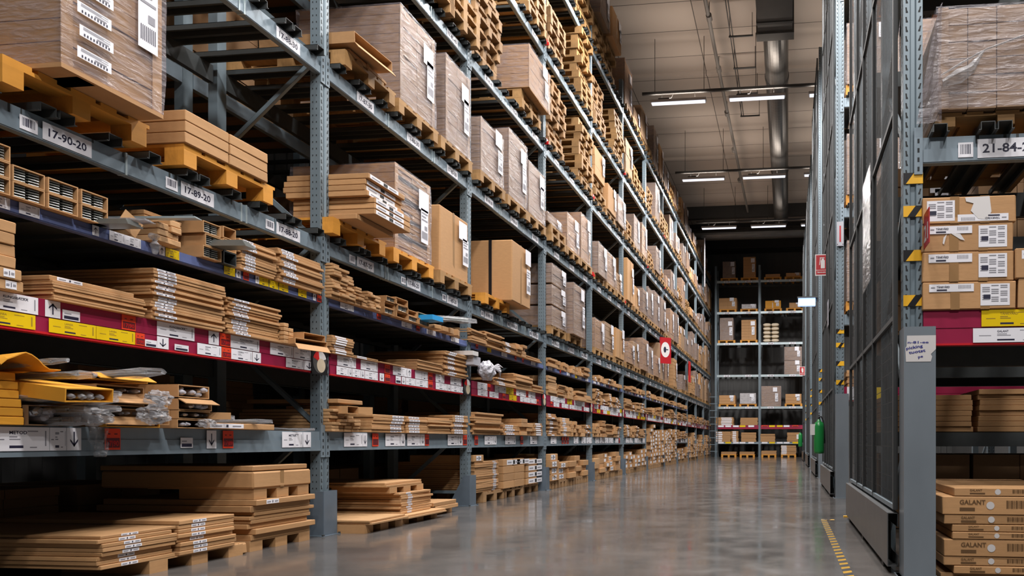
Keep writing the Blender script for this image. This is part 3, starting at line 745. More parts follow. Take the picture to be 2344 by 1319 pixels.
# big golden carton lying askew, its open end full of clear-wrapped rods
t = open_box((-3.82, Ys(148, -3.82), zat(921, -3.82, Ys(148, -3.82))), (radians(7), radians(-3), pi / 2 - .05), .25, .85, .075, 'big golden carton slanting over the pile, wrapped tubes in its open end', 9, 'carton_gold', seed=7)
z_ = L0 + .33
b = MB(); n = 8
for j in range(n + 1):
    pass
def curved_sheet(loc, rz, w, d, amp, label, m='carton_gold', seed=0, thick=.006):
    b = MB(); rr = random.Random(seed); nx, ny = 10, 6; P_ = []
    for j in range(ny + 1):
        for i in range(nx + 1):
            x = i / nx; y = j / ny; P_.append((x * w, y * d, amp * sin(pi * min(1, x * 1.3)) * (1 - y * .4) + rr.uniform(-.006, .006)))
    top = [(x, y, zz + thick) for x, y, zz in P_]; N_ = len(P_); fs = []
    for j in range(ny):
        for i in range(nx):
            a = j * (nx + 1) + i; q = (a, a + 1, a + nx + 2, a + nx + 1); fs.append(tuple(N_ + k for k in q)); fs.append(q[::-1])
    for i in range(nx): fs.append((i, i + 1, N_ + i + 1, N_ + i)); a = ny * (nx + 1) + i; fs.append((a + 1, a, N_ + a, N_ + a + 1))
    b.add(P_ + top, fs, m)
    return tag(b.build('cardboard_sheet', None, loc, rz), label, 'cardboard', 'loose cardboard sheets')
curved_sheet((-4.0, Ys(2, -4.0), L0 + .30), pi / 2 - .15, .26, .4, .075, 'bent golden cardboard flap arching over the pile on low grey shelf', seed=2)
bundle((-3.93, Ys(128, -3.93), L0 + .345), (radians(-5), 0, pi / 2 + .05), .5, .016, 'clear-wrapped rod sticking out below the bent golden flap', 4, 3)
bundle((-3.88, Ys(190, -3.88), L0 + .285), (radians(-2), 0, pi / 2 + .1), .5, .020, 'clear-wrapped rods poking from the tilted golden carton end', 5, 4)
bundle((-3.78, Ys(322, -3.85), L0 + .325), (radians(-3), 0, pi / 2 + .12), .9, .024, 'longest clear-wrapped rod pointing right above the opened cartons', 5, 5)
bundle((-3.98, Ys(105, -3.98), L0 + .15), (0, 0, pi / 2 + .1), .6, .018, 'clear-wrapped rod just above the open-ended rod carton', 4, 6)
for k, (u, dz, r, an) in enumerate([(150, .03, .024, .05), (168, .03, .026, .1), (185, .03, .024, -.05), (160, .085, .024, .12), (178, .085, .026, .0), (238, .10, .024, .1), (200, .045, .028, .1), (232, .155, .022, .15), (250, .20, .020, .1), (225, .04, .022, 0)]):
    bundle((-4.0 + .02 * (k % 2), Ys(u, -4.0), L0 + dz), (0, 0, pi / 2 + an), .8, r,
           'clear-wrapped tube bundle, %s from left, middle of the low grey shelf pile' % ORD[k + 1], 5, 20 + k)
blob((-3.99, Ys(212, -4.0), L0 + .0), .06, .09, .045, 'crumpled clear bag on shelf edge above the hanging film', 3)
k = 0
for (u, dz, w, h_, m_, fl) in [(228, .002, .34, .035, 'carton_gold', None), (215, .06, .30, .055, 'cardboard', 'b'), (218, .13, .30, .05, 'cardboard', 't'), (205, .20, .32, .055, 'cardboard', 'b'), (195, .28, .36, .04, 'carton_gold', 't')]:
    k += 1; open_box((-4.06, Ys(u), L0 + dz), pi / 2 - R.uniform(-.06, .06), w, .85, h_, 'crushed opened carton, %s from bottom, centre pile of low grey shelf' % ORD[k], 5, m_, fl, seed=30 + k)
for k, (u0, u1, dz, h_, fl) in enumerate([(318, 372, .02, .10, 'l'), (312, 368, .125, .09, 'l'), (390, 462, .002, .06, None), (392, 466, .066, .055, 'r'), (392, 470, .125, .075, 't'), (392, 464, .21, .085, None)]):
    open_box((-4.05, Ys(u0), L0 + dz), pi / 2, Ys(u1) - Ys(u0), .85, h_, ['lower opened carton spilling crumpled film, centre of low grey shelf', 'upper opened carton spilling crumpled film, centre of low grey shelf',
             'bottom carton of the right-hand open stack on low grey shelf', 'second carton of the right-hand open stack on low grey shelf', 'third carton of the right-hand open stack, lid flap up',
             'topmost carton of the right-hand open stack, dark and blue contents'][k], 7, 'cardboard', fl, seed=50 + k, rodm=['poly_bag', 'poly_bag', 'plastic_black', 'plastic_black', 'plastic_white', 'plastic_blue'][k])
blob((-3.97, Ys(350, -3.97), L0 + .01), .07, .085, .06, 'crumpled clear film bulging from the lower opened carton', 5)
blob((-3.95, Ys(362, -3.95), L0 + .135), .06, .07, .045, 'crumpled clear film bulging from the upper opened carton', 6)
blob((-4.0, Ys(473, -4.0), L0 + .005), .05, .05, .03, 'small crumpled clear bag beside the right-hand open stack', 7)
pack('flat_pack', (-4.06, Ys(463), L0 + .002), pi / 2, Ys(545) - Ys(463), .8, .045, 'white and brown flat carton lying on low grey shelf, first bay', 'loose cartons', (.02, .30), 'cardboard')
pack('flat_pack', (-4.08, Ys(546, -4.08), L0 + .002), pi / 2, Ys(629) - Ys(547), .8, .046, 'plain brown flat carton right of the film-wrapped one, low grey shelf', 'loose cartons', None, 'cardboard')
bundle((-4.02, Ys(600, -4.02), L0 + .066), (0, 0, pi / 2 + .25), .75, .017, 'clear-wrapped profile lying on top of the two flat cartons', 3, 61)
bundle((-4.06, Ys(500), L0 + .085), (0, 0, pi / 2 + .2), .7, .020, 'clear-wrapped profile pointing right behind the film-wrapped carton', 3, 62)
bundle((-4.06, Ys(690), L0 + .014), (0, 0, pi / 2 + .2), .7, .010, 'thin clear-wrapped strip at the right end of low grey shelf', 2, 63)
# film hanging down over the low beam
b = MB(); rr = random.Random(9); vs = []; nx, nz = 8, 10
for j in range(nz + 1):
    for i in range(nx + 1):
        wd_ = .13 - .05 * j / nz; vs.append((wd_ * (i / nx - .5) + .02 * j / nz, -.035 - .02 * rr.random() - .012 * sin(i * 1.7 + j), -.20 * j / nz))
b.add(vs, [(j * (nx + 1) + i, j * (nx + 1) + i + 1, (j + 1) * (nx + 1) + i + 1, (j + 1) * (nx + 1) + i) for j in range(nz) for i in range(nx)], 'poly_bag')
tag(b.build('hanging_film', None, (LX, Ys(208, LX), L0 + .02), pi / 2), 'clear plastic film hanging down over the low grey beam', 'plastic film')
# red shelf, bay 0
for a in [(-60, 28, 520, 2, 4, .012), (-60, 26, 600, 2, 2, .012)]: pass
zt = stack(0, -4.08, Ys(-60, -4.08), L1_ + .001, Ys(52, -4.08) - Ys(-60, -4.08), .9, 2, .058, 2, 0, lab=(.60, .24), m='cardboard_edge')
stack(0, -4.08, Ys(-60, -4.08), zt, Ys(30, -4.08) - Ys(-60, -4.08), .9, 4, .062, 2, 0, m='cardboard')
zt = lstack(121, 332, 640, 2, 8, 0, d=1.05, jit=.006)
pack('flat_pack', (-4.12, Ys(120), zt), pi / 2, .5, .9, .028, 'topmost flat pack of the wide plain stack on red shelf, first bay', 'flat packs on the left rack, red shelf', (.04, .14))
lstack(349, 513, 612, 2, 17, 0, d=1.05, lab=(.05, .24), jit=.012)
lstack(522, 642, 680, 2, 14, 0, d=1.0, lab=(.10, .27), jit=.014)
for c in range(2):
    for r_ in range(5 - c):
        pack('long_carton', (-4.07, Ys(643) + c * .055, L1_ + .002 + r_ * .034), pi / 2, .05, .9, .032, 'tiny square-ended carton, %s from bottom, %s column, right end of red shelf, first bay' % (ORD[r_ + 1], ['left', 'right'][c]), 'small square cartons', None, 'cardboard_edge')
open_box((-4.0, Ys(675, -4.0), L1_ + .002), pi / 2 - .25, .30, .7, .05, 'torn open brown tray carton at right end of red shelf, first bay', 0, 'cardboard', 'b', seed=80)
open_box((-4.08, Ys(690), L1_ + .056), pi / 2 - .1, .24, .8, .075, 'dark-mouthed open carton on the torn tray, right end of red shelf', 0, 'cardboard', None, seed=81)
# blue shelf, bay 0: cartons of metal slats
k = 0
for row in range(3):
    for (u0, u1) in [(-60, 24), (29, 103), (110, 179), (186, 247)]:
        if (row == 2 and u0 > 0): continue
        k += 1; a, c = Ys(u0), Ys(u1)
        open_box((-4.10, a, L2_ + .002 + row * .087), pi / 2, c - a, .95, .085, 'open-ended carton of metal slats, %s row, %s from left, on blue shelf' % (['bottom', 'middle', 'top'][row], ORD[[(-60), 29, 110, 186].index(u0) + 1]),
                 0, 'cardboard', None, seed=k, inner='slats', group='cartons of metal slats')
b = MB(); b.box(0, .13, 0, .004, 0, .11, 'cardboard'); tag(b.build('cardboard_flap', None, (-4.05, Ys(252), L2_ + .03), (0, .5, pi / 2)), 'loose pale cardboard flap beside the metal slat cartons', 'cardboard')
def flat_bar(loc, rz, L, w, h_, label, m='metal_slat', n=3):
    b = MB()
    for k in range(n): b.box(-w / 2 + k * .006, w / 2 - k * .004, k * .01, L, k * h_ / n, (k + 1) * h_ / n - .001, m)
    return tag(b.build('metal_profile', None, loc, rz), label, 'metal profile', 'metal profiles on the blue shelf')
flat_bar((-3.93, Ys(310, -3.93), L2_ + .002), pi / 2 + .1, .8, .11, .035, 'grey metal profiles lying beside the slat cartons on blue shelf')
flat_bar((-3.88, Ys(345, -3.88), L2_ + .04), pi / 2 + .15, .9, .08, .02, 'plastic-wrapped grey profile hanging over blue shelf edge', 'poly_bag')
b = MB(); rr = random.Random(3)
b.tube([(0, 0, 0), (.0, -.03, -.01), (0, -.035, -.06), (0, -.03, -.12)], [.02, .03, .03, .012], 'poly_bag', 8); tag(b.build('hanging_film', None, (-4.10, Ys(345, -4.1), L2_ + .03), pi / 2), 'clear plastic end drooping over the blue shelf edge', 'plastic film')
zz = L2_ + .002; k = 0
for c, (u0, n_) in enumerate([(350, 3), (366, 3), (382, 4)]):
    for r_ in range(n_):
        k += 1; pack('long_carton', (-4.09 + R.uniform(0, .03), Ys(u0), zz + r_ * .043), pi / 2 + R.uniform(-.03, .03), .075, .9, .041, 'square-ended carton, %s of ten, loose heap at middle of blue shelf' % ORD[k], 'loose square cartons on the blue shelf', None, 'cardboard_edge')
for r_ in range(3):
    pack('long_carton', (-4.22, Ys(330, -4.22), zz + .135 + r_ * .032), pi / 2, .28, .9, .030, 'flat carton, %s from bottom, set back above the loose heap on blue shelf' % ORD[r_ + 1], 'loose square cartons on the blue shelf', None, 'cardboard')
flat_bar((-3.80, Ys(455, -3.80), L2_ + .14), pi / 2 + .1, .9, .05, .018, 'long pale metal profile lying across the loose heap of cartons', 'steel_pale')
k = 0
for (u0, u1, dz) in [(465, 507, .002), (470, 510, .088), (465, 505, .176), (511, 541, .10), (511, 540, .19)]:
    k += 1; open_box((-4.10, Ys(u0), L2_ + dz), pi / 2, Ys(u1) - Ys(u0), .95, .084, 'open-ended slat carton, %s of five, right half of blue shelf' % ORD[k], 0, 'cardboard', None, seed=90 + k, inner='slats' if k < 4 else None, group='cartons of metal slats')
flat_bar((-3.86, Ys(575, -3.86), L2_ + .098), pi / 2 + .1, .8, .12, .05, 'film-wrapped bundle of grey profiles jutting from the blue shelf', 'metal_slat', 5)
open_box((-4.10, Ys(512), L2_ + .002), pi / 2, Ys(541) - Ys(512), .9, .094, 'dark grey film-wrapped box under the jutting profile bundle', 0, 'steel_dark', None, seed=99)
lstack(552, 632, 545, 3, 11, 0, d=1.0, lab=(.10, .28), jit=.014)
lstack(641, 738, 567, 3, 11, 0, d=1.0, lab=(.08, .27), jit=.012)
# pallet level 17-xx-20, bay 0
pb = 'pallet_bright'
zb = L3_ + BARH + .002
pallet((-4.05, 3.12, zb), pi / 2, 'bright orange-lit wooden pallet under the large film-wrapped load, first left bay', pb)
load((-3.90, ray_y(140, -3.9), zb + PALH + .03), pi / 2, ray_y(366, -3.9) - ray_y(140, -3.9), 1.1, 1.12, 'large film-wrapped load of long cartons, top left of the photo', style='wrap', nx=1, nz=9, seed=2, m='cardboard', lab=2)
for k in range(5): ship_label(bpy.data.objects[[o.name for o in C.objects if o.name.startswith('pallet_load')][-1]], .06 + .012 * (k % 2), .07 + k * .124, .19, .062, -.028, name='carton_label')
b = MB(); b.box(0, ray_y(374, -3.88) - ray_y(140, -3.88), 0, 1.15, 0, .024, 'cardboard'); b.box(.1, .2, .02, 1.1, -.0, .0, 'cardboard')
tag(b.build('cardboard_tray', None, (-3.88, ray_y(140, -3.88), zb + PALH + .002), pi / 2), 'cardboard base tray under the large film-wrapped load', 'cardboard')
b = MB()
for x in (.02, .50): b.box(x, x + .05, -.02, .9, 0, .045, 'cardboard')
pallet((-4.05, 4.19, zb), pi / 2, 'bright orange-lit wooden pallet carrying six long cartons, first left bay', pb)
k = 0
for c in range(2):
    for r_ in range(3):
        k += 1; pack('long_carton', (-4.03, 4.18 + c * .37, zb + PALH + .002 + r_ * .075), pi / 2 + R.uniform(-.01, .01), .36, 1.1, .073, 'long plain carton, %s row, %s column, on pallet beside the large wrapped load' % (['bottom', 'middle', 'top'][r_], ['left', 'right'][c]), 'long cartons on the orange-lit pallet', None, 'cardboard')
# ------------------------------------------------------------------ bay 1
# floor
h = paper_pallet(-3.85, 5.86, .62, 'cardboard pallet on floor under two thin sheets, right of first guard', h=.07)
stack(0, -3.80, 5.88, h, .60, .9, 2, .022, 0, 1, jit=.02, m='cardboard_edge')
pack('long_carton', (-4.35, 5.92, h + .046), pi / 2 + .2, .10, .7, .03, 'thin rolled brown carton lying on the low sheets, second left bay', 'loose cartons', None, 'cardboard')
h = paper_pallet(-3.9, 6.55, .70, 'cardboard pallet on floor under the leaning flat packs, second left bay', h=.05)
stack(0, -3.82, 6.52, h, .74, .9, 2, .02, 0, 1, jit=.03, m='cardboard_edge', twist=.05)
zt = stack(0, -3.93, 6.60, h + .042, .60, 1.1, 9, .024, 0, 1, lab=(.20, .14), jit=.02, twist=.03)
paper_pallet(-4.0, 6.50, .64, 'cardboard pallet layer on top of the leaning flat packs, second left bay', z=zt + .001, h=.055)
stack(0, -4.0, 6.45, zt + .066, .68, 1.1, 2, .024, 0, 1, jit=.02)
h = paper_pallet(-4.05, 7.30, .58, 'cardboard pallet on floor beside the second foot guard, second left bay', h=.05)
stack(0, -3.98, 7.32, h, .52, 1.0, 2, .048, 0, 1, jit=.03)
# low grey shelf: small square cartons left, flat packs right
gridn = {}
def grid(u0, u1, vt, lev, bay, nc, nr, cols=None, Xf=-4.09, m='cardboard', drop=(), nm='square-ended carton', z=None, jit=.014):
    a, c = ray_y(u0, Xf), ray_y(u1, Xf); zb = LZ[lev][1] + .001 if z is None else z; w = (c - a) / nc; t = (zat(vt, Xf, a) - zb) / nr; gridn[(lev, bay)] = gridn.get((lev, bay), 0) + 1; gk = ORD[gridn[(lev, bay)]] + ' group on '
    for i in range(nc):
        n = (cols[i] if cols else nr)
        for k in range(n):
            if (i, k) in drop: continue
            pack('long_carton', (Xf + R.uniform(-.03, .03), a + i * w, zb + k * t), pi / 2 + R.uniform(-.02, .02), w - .004, .9, t - .002,
                 '%s, %s column, %s from bottom, %s, %s' % (nm, ORD[i + 1], ORD[k + 1], gk + LEVN[lev], bayn(bay)), 'square-ended cartons, ' + LEVN[lev], None, m)
grid(757, 822, 935, 1, 1, 4, 7, [7, 6, 5, 4], m='cardboard_edge')
pack('flat_pack', (-4.05, Ys(762), L0 + .26), pi / 2, .36, .9, .04, 'brown carton lying across the small square cartons, second left bay', 'loose cartons', None, 'cardboard')
open_box((-3.98, Ys(795, -3.98), L0 + .165), pi / 2, .16, .6, .07, 'small open-flapped carton on top of the square cartons, second left bay', 0, 'cardboard', 'r', seed=70)
lstack(852, 927, 948, 1, 6, 1, lab=(.55, .35)); lstack(931, 978, 953, 1, 6, 1, lab=(.1, .5)); lstack(977, 1032, 955, 1, 9, 1, jit=.025, m='cardboard_edge'); lstack(1034, 1069, 950, 1, 8, 1, lab=(.15, .55))
# red shelf
lstack(760, 809, 766, 2, 8, 1, lab=(.15, .5)); lstack(811, 866, 815, 2, 2, 1, lab=(.1, .4)); lstack(868, 925, 828, 2, 1, 1); lstack(955, 1013, 822, 2, 7, 1); lstack(1016, 1067, 802, 2, 12, 1, lab=(.15, .3), jit=.02)
# blue shelf
grid(760, 813, 600, 3, 1, 3, 11, [11, 10, 9], m='cardboard_edge'); grid(816, 842, 655, 3, 1, 2, 7, [7, 5], m='cardboard'); grid(844, 868, 665, 3, 1, 2, 6, [6, 5], m='cardboard_edge')
k = 0
for (u0, u1, dz, h_) in [(874, 896, .0, .06), (876, 900, .065, .06), (878, 902, .13, .055), (902, 928, .0, .065), (903, 928, .067, .065), (898, 926, .134, .07), (930, 952, .0, .06), (929, 951, .065, .06), (955, 978, .0, .06), (953, 979, .064, .07)]:
    k += 1; open_box((-4.09 + R.uniform(0, .03), Ys(u0), L2_ + .002 + dz), pi / 2 + R.uniform(-.05, .05), Ys(u1) - Ys(u0), .9, h_, 'open-ended small carton, %s of ten, blue shelf middle, second left bay' % ORD[k], 0, 'cardboard', None, seed=100 + k, inner='slats' if k % 2 else None)
b = MB(); b.box(0, .20, 0, .25, 0, .055, 'plastic_blue'); tag(b.build('blue_sleeve', None, (-3.93, Ys(990, -3.93), L2_ + .055), pi / 2 - .1), 'bright blue plastic sleeve on blue shelf, second left bay', 'plastic sleeve')
bundle((-3.80, Ys(1078, -3.8), L2_ + .15), (0, 0, pi / 2 + .55), 1.1, .034, 'long wrapped roll jutting out past the second upright', 5, 77)
for k, u in enumerate([985, 1005, 1022, 1040]):
    pack('long_carton', (-4.05, Ys(u), L2_ + .002 + .0 * k), pi / 2 + .2 * (k - 1.5), .11, .8, .05 + .01 * k, 'crushed brown carton, %s of four, right end of blue shelf, second left bay' % ORD[k + 1], 'crushed cartons on the blue shelf', None, 'cardboard')
# pallet level 20
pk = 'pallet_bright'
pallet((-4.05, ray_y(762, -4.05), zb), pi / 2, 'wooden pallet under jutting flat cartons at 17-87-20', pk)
z7 = zb + PALH + .002
k = 0
Ya, Yb = ray_y(838, -3.80), ray_y(921, -3.80)
pack('flat_pack', (-3.88, Ya - .02, z7), pi / 2, Yb - Ya, .75, .05, 'bottom sagging flat carton of the jutting stack at 17-87-20', 'jutting flat cartons at 17-87-20', None, 'cardboard')
for k in range(7):
    pack('flat_pack', (-3.78 + (.05 if k < 3 else R.uniform(-.02, .02)), Ya + (.02 if k < 3 else -.02), z7 + .052 + k * .052), pi / 2, Yb - Ya, .8, .050, 'flat carton with spotted white label, %s from bottom of jutting stack at 17-87-20' % ORD[k + 1],
         'jutting flat cartons at 17-87-20', (.02, .45, 1), 'cardboard')
lload(903, 982, 371, 4, 1, 'tall dark-banded film-wrapped load above plate 17-86-20', nx=2, nz=9, seed=11, m='cardboard', bands=True, palm=pk, d=1.15)
lload(1007, 1071, 467, 4, 1, 'tall plain brown carton above plate 17-85-20', style='box', seed=12, palm='pallet_wood', m='cardboard')
# pallet level 30
lload(915, 993, 8, 5, 1, 'tallest glossy film-wrapped load above plate 17-86-30', nx=2, nz=10, seed=13, m='cardboard_grey')
lload(1019.5, 1074, 121, 5, 1, 'tall film-wrapped load above plate 17-85-30', nx=2, nz=8, seed=14, m='cardboard_grey')
z5 = LZ[5][1] + BARH + .002
pallet((-4.05, ray_y(790, -4.05), z5), pi / 2, 'wooden pallet under opened carton at 17-87-30', 'pallet_wood')
t = open_box((-3.95, ray_y(812, -3.95), z5 + PALH + .05), (0, radians(-4), pi / 2), .60, .95, .10, 'opened long carton with hanging torn end at 17-87-30', 0, 'cardboard', 'b', seed=15)
load((-4.05, ray_y(800, -4.05), z5 + PALH + .002), pi / 2, .6, 1.0, .045, 'thin closed carton under the opened long carton at 17-87-30', style='box', lab=0, m='cardboard', seed=17)
z6 = LZ[6][1] + BARH + .002
for k, u in enumerate([960, 1030]):
    for j in range(3): pallet((-4.02, ray_y(u, -4.02), z6 + j * .146), pi / 2, palname(6, 1, ray_y(u, -4.02), j, 3), 'pallet_wood')
load((-4.05, ray_y(985, -4.05), z6 + .44), pi / 2, .62, 1.1, .8, 'pale brown carton load on pallets at 17-85-40', style='box', lab=1, m='cardboard', seed=16)
# ------------------------------------------------------------------ bay 2
# floor
pallet((-4.16, ray_y(1100, -4.2), .002), pi / 2, 'floor pallet under striped flat-pack block beside second guard', 'pallet_old', .78)
zf = PALH + .004
stack(0, -4.16, 8.72, zf - .03 + .03, .74, 1.1, 16, .0265, 0, 2, lab=(.76, .14), jit=.008)
stack(0, -4.16, 8.68, zf + 16 * .0265, .3, .9, 1, .09, 0, 2, lab=(.25, .5, 1), jit=.002)
pallet((-4.16, 9.62, .002), pi / 2, 'floor pallet under plain brown cartons, third left bay', 'pallet_old', .78)
for r_ in range(3):
    for c in range(2): pack('flat_pack', (-4.14, 9.60 + c * .40, zf + r_ * .11), pi / 2, .39, .8, .108, 'plain brown carton, %s row, %s, floor pallet of third left bay' % (['bottom', 'middle', 'top'][r_], ['left', 'right'][c]), 'cartons on floor pallet, third bay', None, 'cardboard')
for c, (y_, w_) in enumerate([(9.60, .33), (9.98, .40)]):
    pack('flat_pack', (-4.14, y_, zf + .332), pi / 2, w_, .8, .10, 'brown carton with white end label, %s, top of third-bay floor pallet' % ['left', 'right'][c], 'cartons on floor pallet, third bay', (.12, .5, 1), 'cardboard')
pallet((-4.22, 10.50, .002), pi / 2, 'floor pallet right of the plain cartons, third left bay', 'pallet_old', .70)
for r_ in range(4):
    pack('flat_pack', (-4.16, 10.52, zf + r_ * .105), pi / 2, .46, .8, .10, 'labelled brown carton, %s from bottom, right floor pallet of third bay' % ORD[r_ + 1], 'cartons on floor pallet, third bay', (.1, .6, 1), 'cardboard')
lstack(1085, 1148, 943, 1, 10, 2, jit=.03); lstack(1154, 1190, 972, 1, 5, 2, lab=(.1, .5), jit=.02); grid(1190, 1218, 958, 1, 2, 2, 4, [4, 3]); lstack(1222, 1241, 968, 1, 6, 2, lab=(.2, .6))
lstack(1130, 1176, 863, 2, 5, 2, jit=.03, lab=(.1, .3)); lstack(1180, 1218, 854, 2, 8, 2, jit=.03); lstack(1219, 1243, 880, 2, 4, 2, jit=.02)
blob((-4.0, Ys(1098), L1_ + .01), .10, .16, .13, 'crumpled white foam packaging on red shelf beside second upright', 8, 'plastic_white', 'packaging', 'white packaging', 'foam_packaging', amp=.45)
b = MB()
for k in range(4): b.tube([(0, 0, 0), (.1, -.03 - .01 * k, .04 - .03 * k), (.24 - .03 * k, -.04, .02 - .05 * k)], [.012, .02, .002], 'plastic_white', 6)
b.box(-.12, -.02, -.02, .02, -.1, .02, 'plastic_white'); tag(b.build('torn_foam_strips', None, (-3.96, Ys(1105), L1_ + .20), pi / 2), 'torn white foam strips curling out over the red shelf', 'packaging')
b = MB(); b.box(0, .16, 0, .3, 0, .055, 'white_paper'); tag(b.build('white_carton', None, (-3.98, Ys(1082, -3.98), L1_ + .30), pi / 2), 'small white carton at post above the foam packaging', 'carton')
b = MB(); b.box(0, .2, 0, .3, 0, .11, 'plastic_white'); tag(b.build('white_foam_block', None, (-4.0, Ys(1084, -4.0), L1_ + .185), pi / 2), 'white foam block under the small white carton, red shelf', 'packaging')
lstack(1079, 1112, 750, 3, 12, 2, jit=.03, m='cardboard_edge', twist=.05); lstack(1113, 1149, 757, 3, 11, 2, jit=.03, m='cardboard_edge', twist=.05)
lstack(1152, 1182, 780, 3, 7, 2, jit=.02, lab=(.2, .3)); grid(1184, 1204, 785, 3, 2, 2, 4); lstack(1206, 1240, 812, 3, 3, 2, jit=.03)
# pallet level 20: one big carton out on its pallet
lload(1172, 1214, 548, 4, 2, 'big square brown carton with black strap above plate 09-98-20', Xf=-3.92, d=1.15, style='box', seed=21, palm=pk, palu=1112, m='cardboard')
for (u0, u1, vt, nm, st) in [(1099.6, 1150, 266, 'brown film-wrapped carton load, leftmost of three above plate 09-99-30', 'wrap'), (1163.6, 1203.6, 292, 'grey film-wrapped load, middle of three above plate 09-98-30', 'wrap'), (1209, 1245, 366, 'brown load with white label, rightmost of three above 09-97-30', 'wrap')]:
    lload(u0, u1, vt, 5, 2, nm, style=st, nx=1, nz=6, seed=int(u0), m='cardboard_grey')
# level 40: pallets below a wrapped crate
lload(1210, 1257, 100, 6, 2, 'film-wrapped crate of slatted boxes above plate 09-98-40', Xf=-3.95, nx=2, nz=6, seed=31, npal=2, palu=1195, m='cardboard')
b = MB(); b.box(-.004, .0, .30, .345, 0, .865, 'plastic_black'); b.box(-.012, .0, .27, .375, -.01, .03, 'plastic_black'); tag(b.build('black_strap', None, (-3.92, ray_y(1172, -3.92) - .004, zb + PALH + .01), pi / 2), 'black strap down the near side of the big square carton', 'strap')
# ------------------------------------------------------------------ upper levels of bays 2..10: pallet piles and loads
adj = ['tall', 'squat', 'wide', 'narrow', 'dusty', 'glossy']
def slot_phrase(s, lev, bay): return '%s slot, %s, %s' % (['near', 'middle', 'far'][s], LEVN[lev], bayn(bay))
def auto_load(lev, bay, s, rr, hmax, group='cartons on pallets', dx=0):
    yb = postY(bay - 1); zb_ = LZ[lev][1] + BARH + .002; w = rr.uniform(.66, .82); st = rr.choice(['wrap', 'wrap', 'wrap', 'box', 'stackb'])
    y = yb + .09 + s * .885 + (.82 - w) / 2
    pallet((-4.10 + rr.uniform(-.02, .03), yb + .09 + s * .885, zb_), pi / 2, palname(lev, bay, yb + .09 + s * .885), 'pallet_wood')
    hh = rr.uniform(.45, .98) * hmax; m_ = rr.choice(['cardboard', 'cardboard_grey', 'cardboard_grey'])
    load((-4.12 + rr.uniform(-.03, .08), y, zb_ + PALH + .002), pi / 2, w, 1.1, hh, '%s %s load in %s' % ('tall' if hh > .8 else 'low', {'wrap': 'film-wrapped', 'box': 'plain carton', 'stackb': 'stacked carton'}[st], slot_phrase(s, lev, bay)),
         group, style=st, nx=rr.choice([1, 2]), nz=rr.choice([4, 6, 8]), seed=bay * 97 + lev * 13 + s, m=m_, lab=2 if bay < 8 else 1)
def pile(lev, bay, s, n, rr, m='pallet_wood', top=None):
    yb = postY(bay - 1); zb_ = LZ[lev][1] + BARH + .002; y = yb + .09 + s * .885
    for i in range(n): pallet((-4.12 + rr.uniform(-.06, .06), y + rr.uniform(-.012, .012), zb_ + i * .1455), pi / 2, palname(lev, bay, y, i, max(n, 2)), m)
    return zb_ + n * .1455
# bay 3, level 20: three stacked cartons and one tall
for k in range(3):
    Ya, Yb = ray_y(1262, -4.08), ray_y(1294, -4.08); 
    if k == 0: pallet((-4.08, Ya, zb), pi / 2, 'wooden pallet under the three stacked cartons, lowest pallet level, fourth bay', 'pallet_wood')
    load((-4.08, Ya, zb + PALH + .002 + k * .37), pi / 2, Yb - Ya, 1.1, .34, 'wrapped carton, %s of three stacked, lowest pallet level, fourth left bay' % ['bottom', 'middle', 'top'][k], nx=1, nz=2, seed=40 + k, lab=2)
lload(1312, 1337, 646, 4, 3, 'tall bulging wrapped load beside the three stacked cartons', Xf=-4.0, nx=1, nz=8, seed=45)
lload(1252, 1284, 483, 5, 3, 'small carton raised on two pallets, second pallet level, fourth bay', nx=1, nz=2, seed=46, npal=2)
lload(1297, 1324, 485, 5, 3, 'tall labelled carton load in middle slot, second pallet level, fourth bay', nx=1, nz=5, seed=47, style='wrap', m='cardboard')
lload(1329, 1350, 485, 5, 3, 'tall labelled carton load in far slot, second pallet level, fourth bay', nx=1, nz=4, seed=48, style='wrap', m='cardboard')
rr = random.Random(77)
for s in range(3):
    if s != 1: auto_load(4, 4, s, rr, 1.15)
    else: auto_load(4, 4, s, rr, 1.2)
for bay in range(4, NB):
    for lev in (4, 5):
        if bay == 4 and lev == 4: continue
        for s in range(3):
            if lev == 4 and (bay, s) in ((7, 1), (8, 0)): continue
            auto_load(lev, bay, s, rr, 1.22 if rr.random() < .7 else .8)
pile(7, 2, 2, 9, rr); pile(8, 2, 1, 6, rr); pile(8, 2, 2, 8, rr)
pile(6, 2, 0, 8, rr, 'pallet_old')
pile(6, 3, 0, 9, rr, 'pallet_old'); pile(6, 3, 2, 9, rr); pile(7, 3, 2, 10, rr); pile(7, 3, 0, 6, rr, 'pallet_old'); pile(8, 3, 2, 8, rr); pile(8, 3, 1, 7, rr, 'pallet_old')
zt = pile(6, 4, 0, 4, rr); load((-4.1, postY(3) + .1, zt), pi / 2, .78, 1.1, .62, 'brown cartons on four pallets, near slot, third pallet level, fifth bay', style='stackb', nx=1, nz=3, seed=61, m='cardboard')
auto_load(6, 4, 1, rr, 1.1); auto_load(6, 4, 2, rr, 1.25)
pile(7, 4, 0, 7, rr, 'pallet_old'); pile(7, 4, 2, 8, rr)
zt = pile(8, 4, 0, 5, rr); load((-4.0, postY(3) + .12, zt), pi / 2, .76, 1.1, .75, 'pale film-wrapped cartons on top of the highest pallet pile, fifth bay', style='wrap', nx=1, nz=6, seed=62)
zt = pile(8, 4, 1, 5, rr); load((-3.95, postY(3) + 1.0, zt), pi / 2, .8, 1.1, .7, 'open brown carton high on a pallet pile against the ceiling, fifth bay', style='box', seed=63, m='cardboard'); 
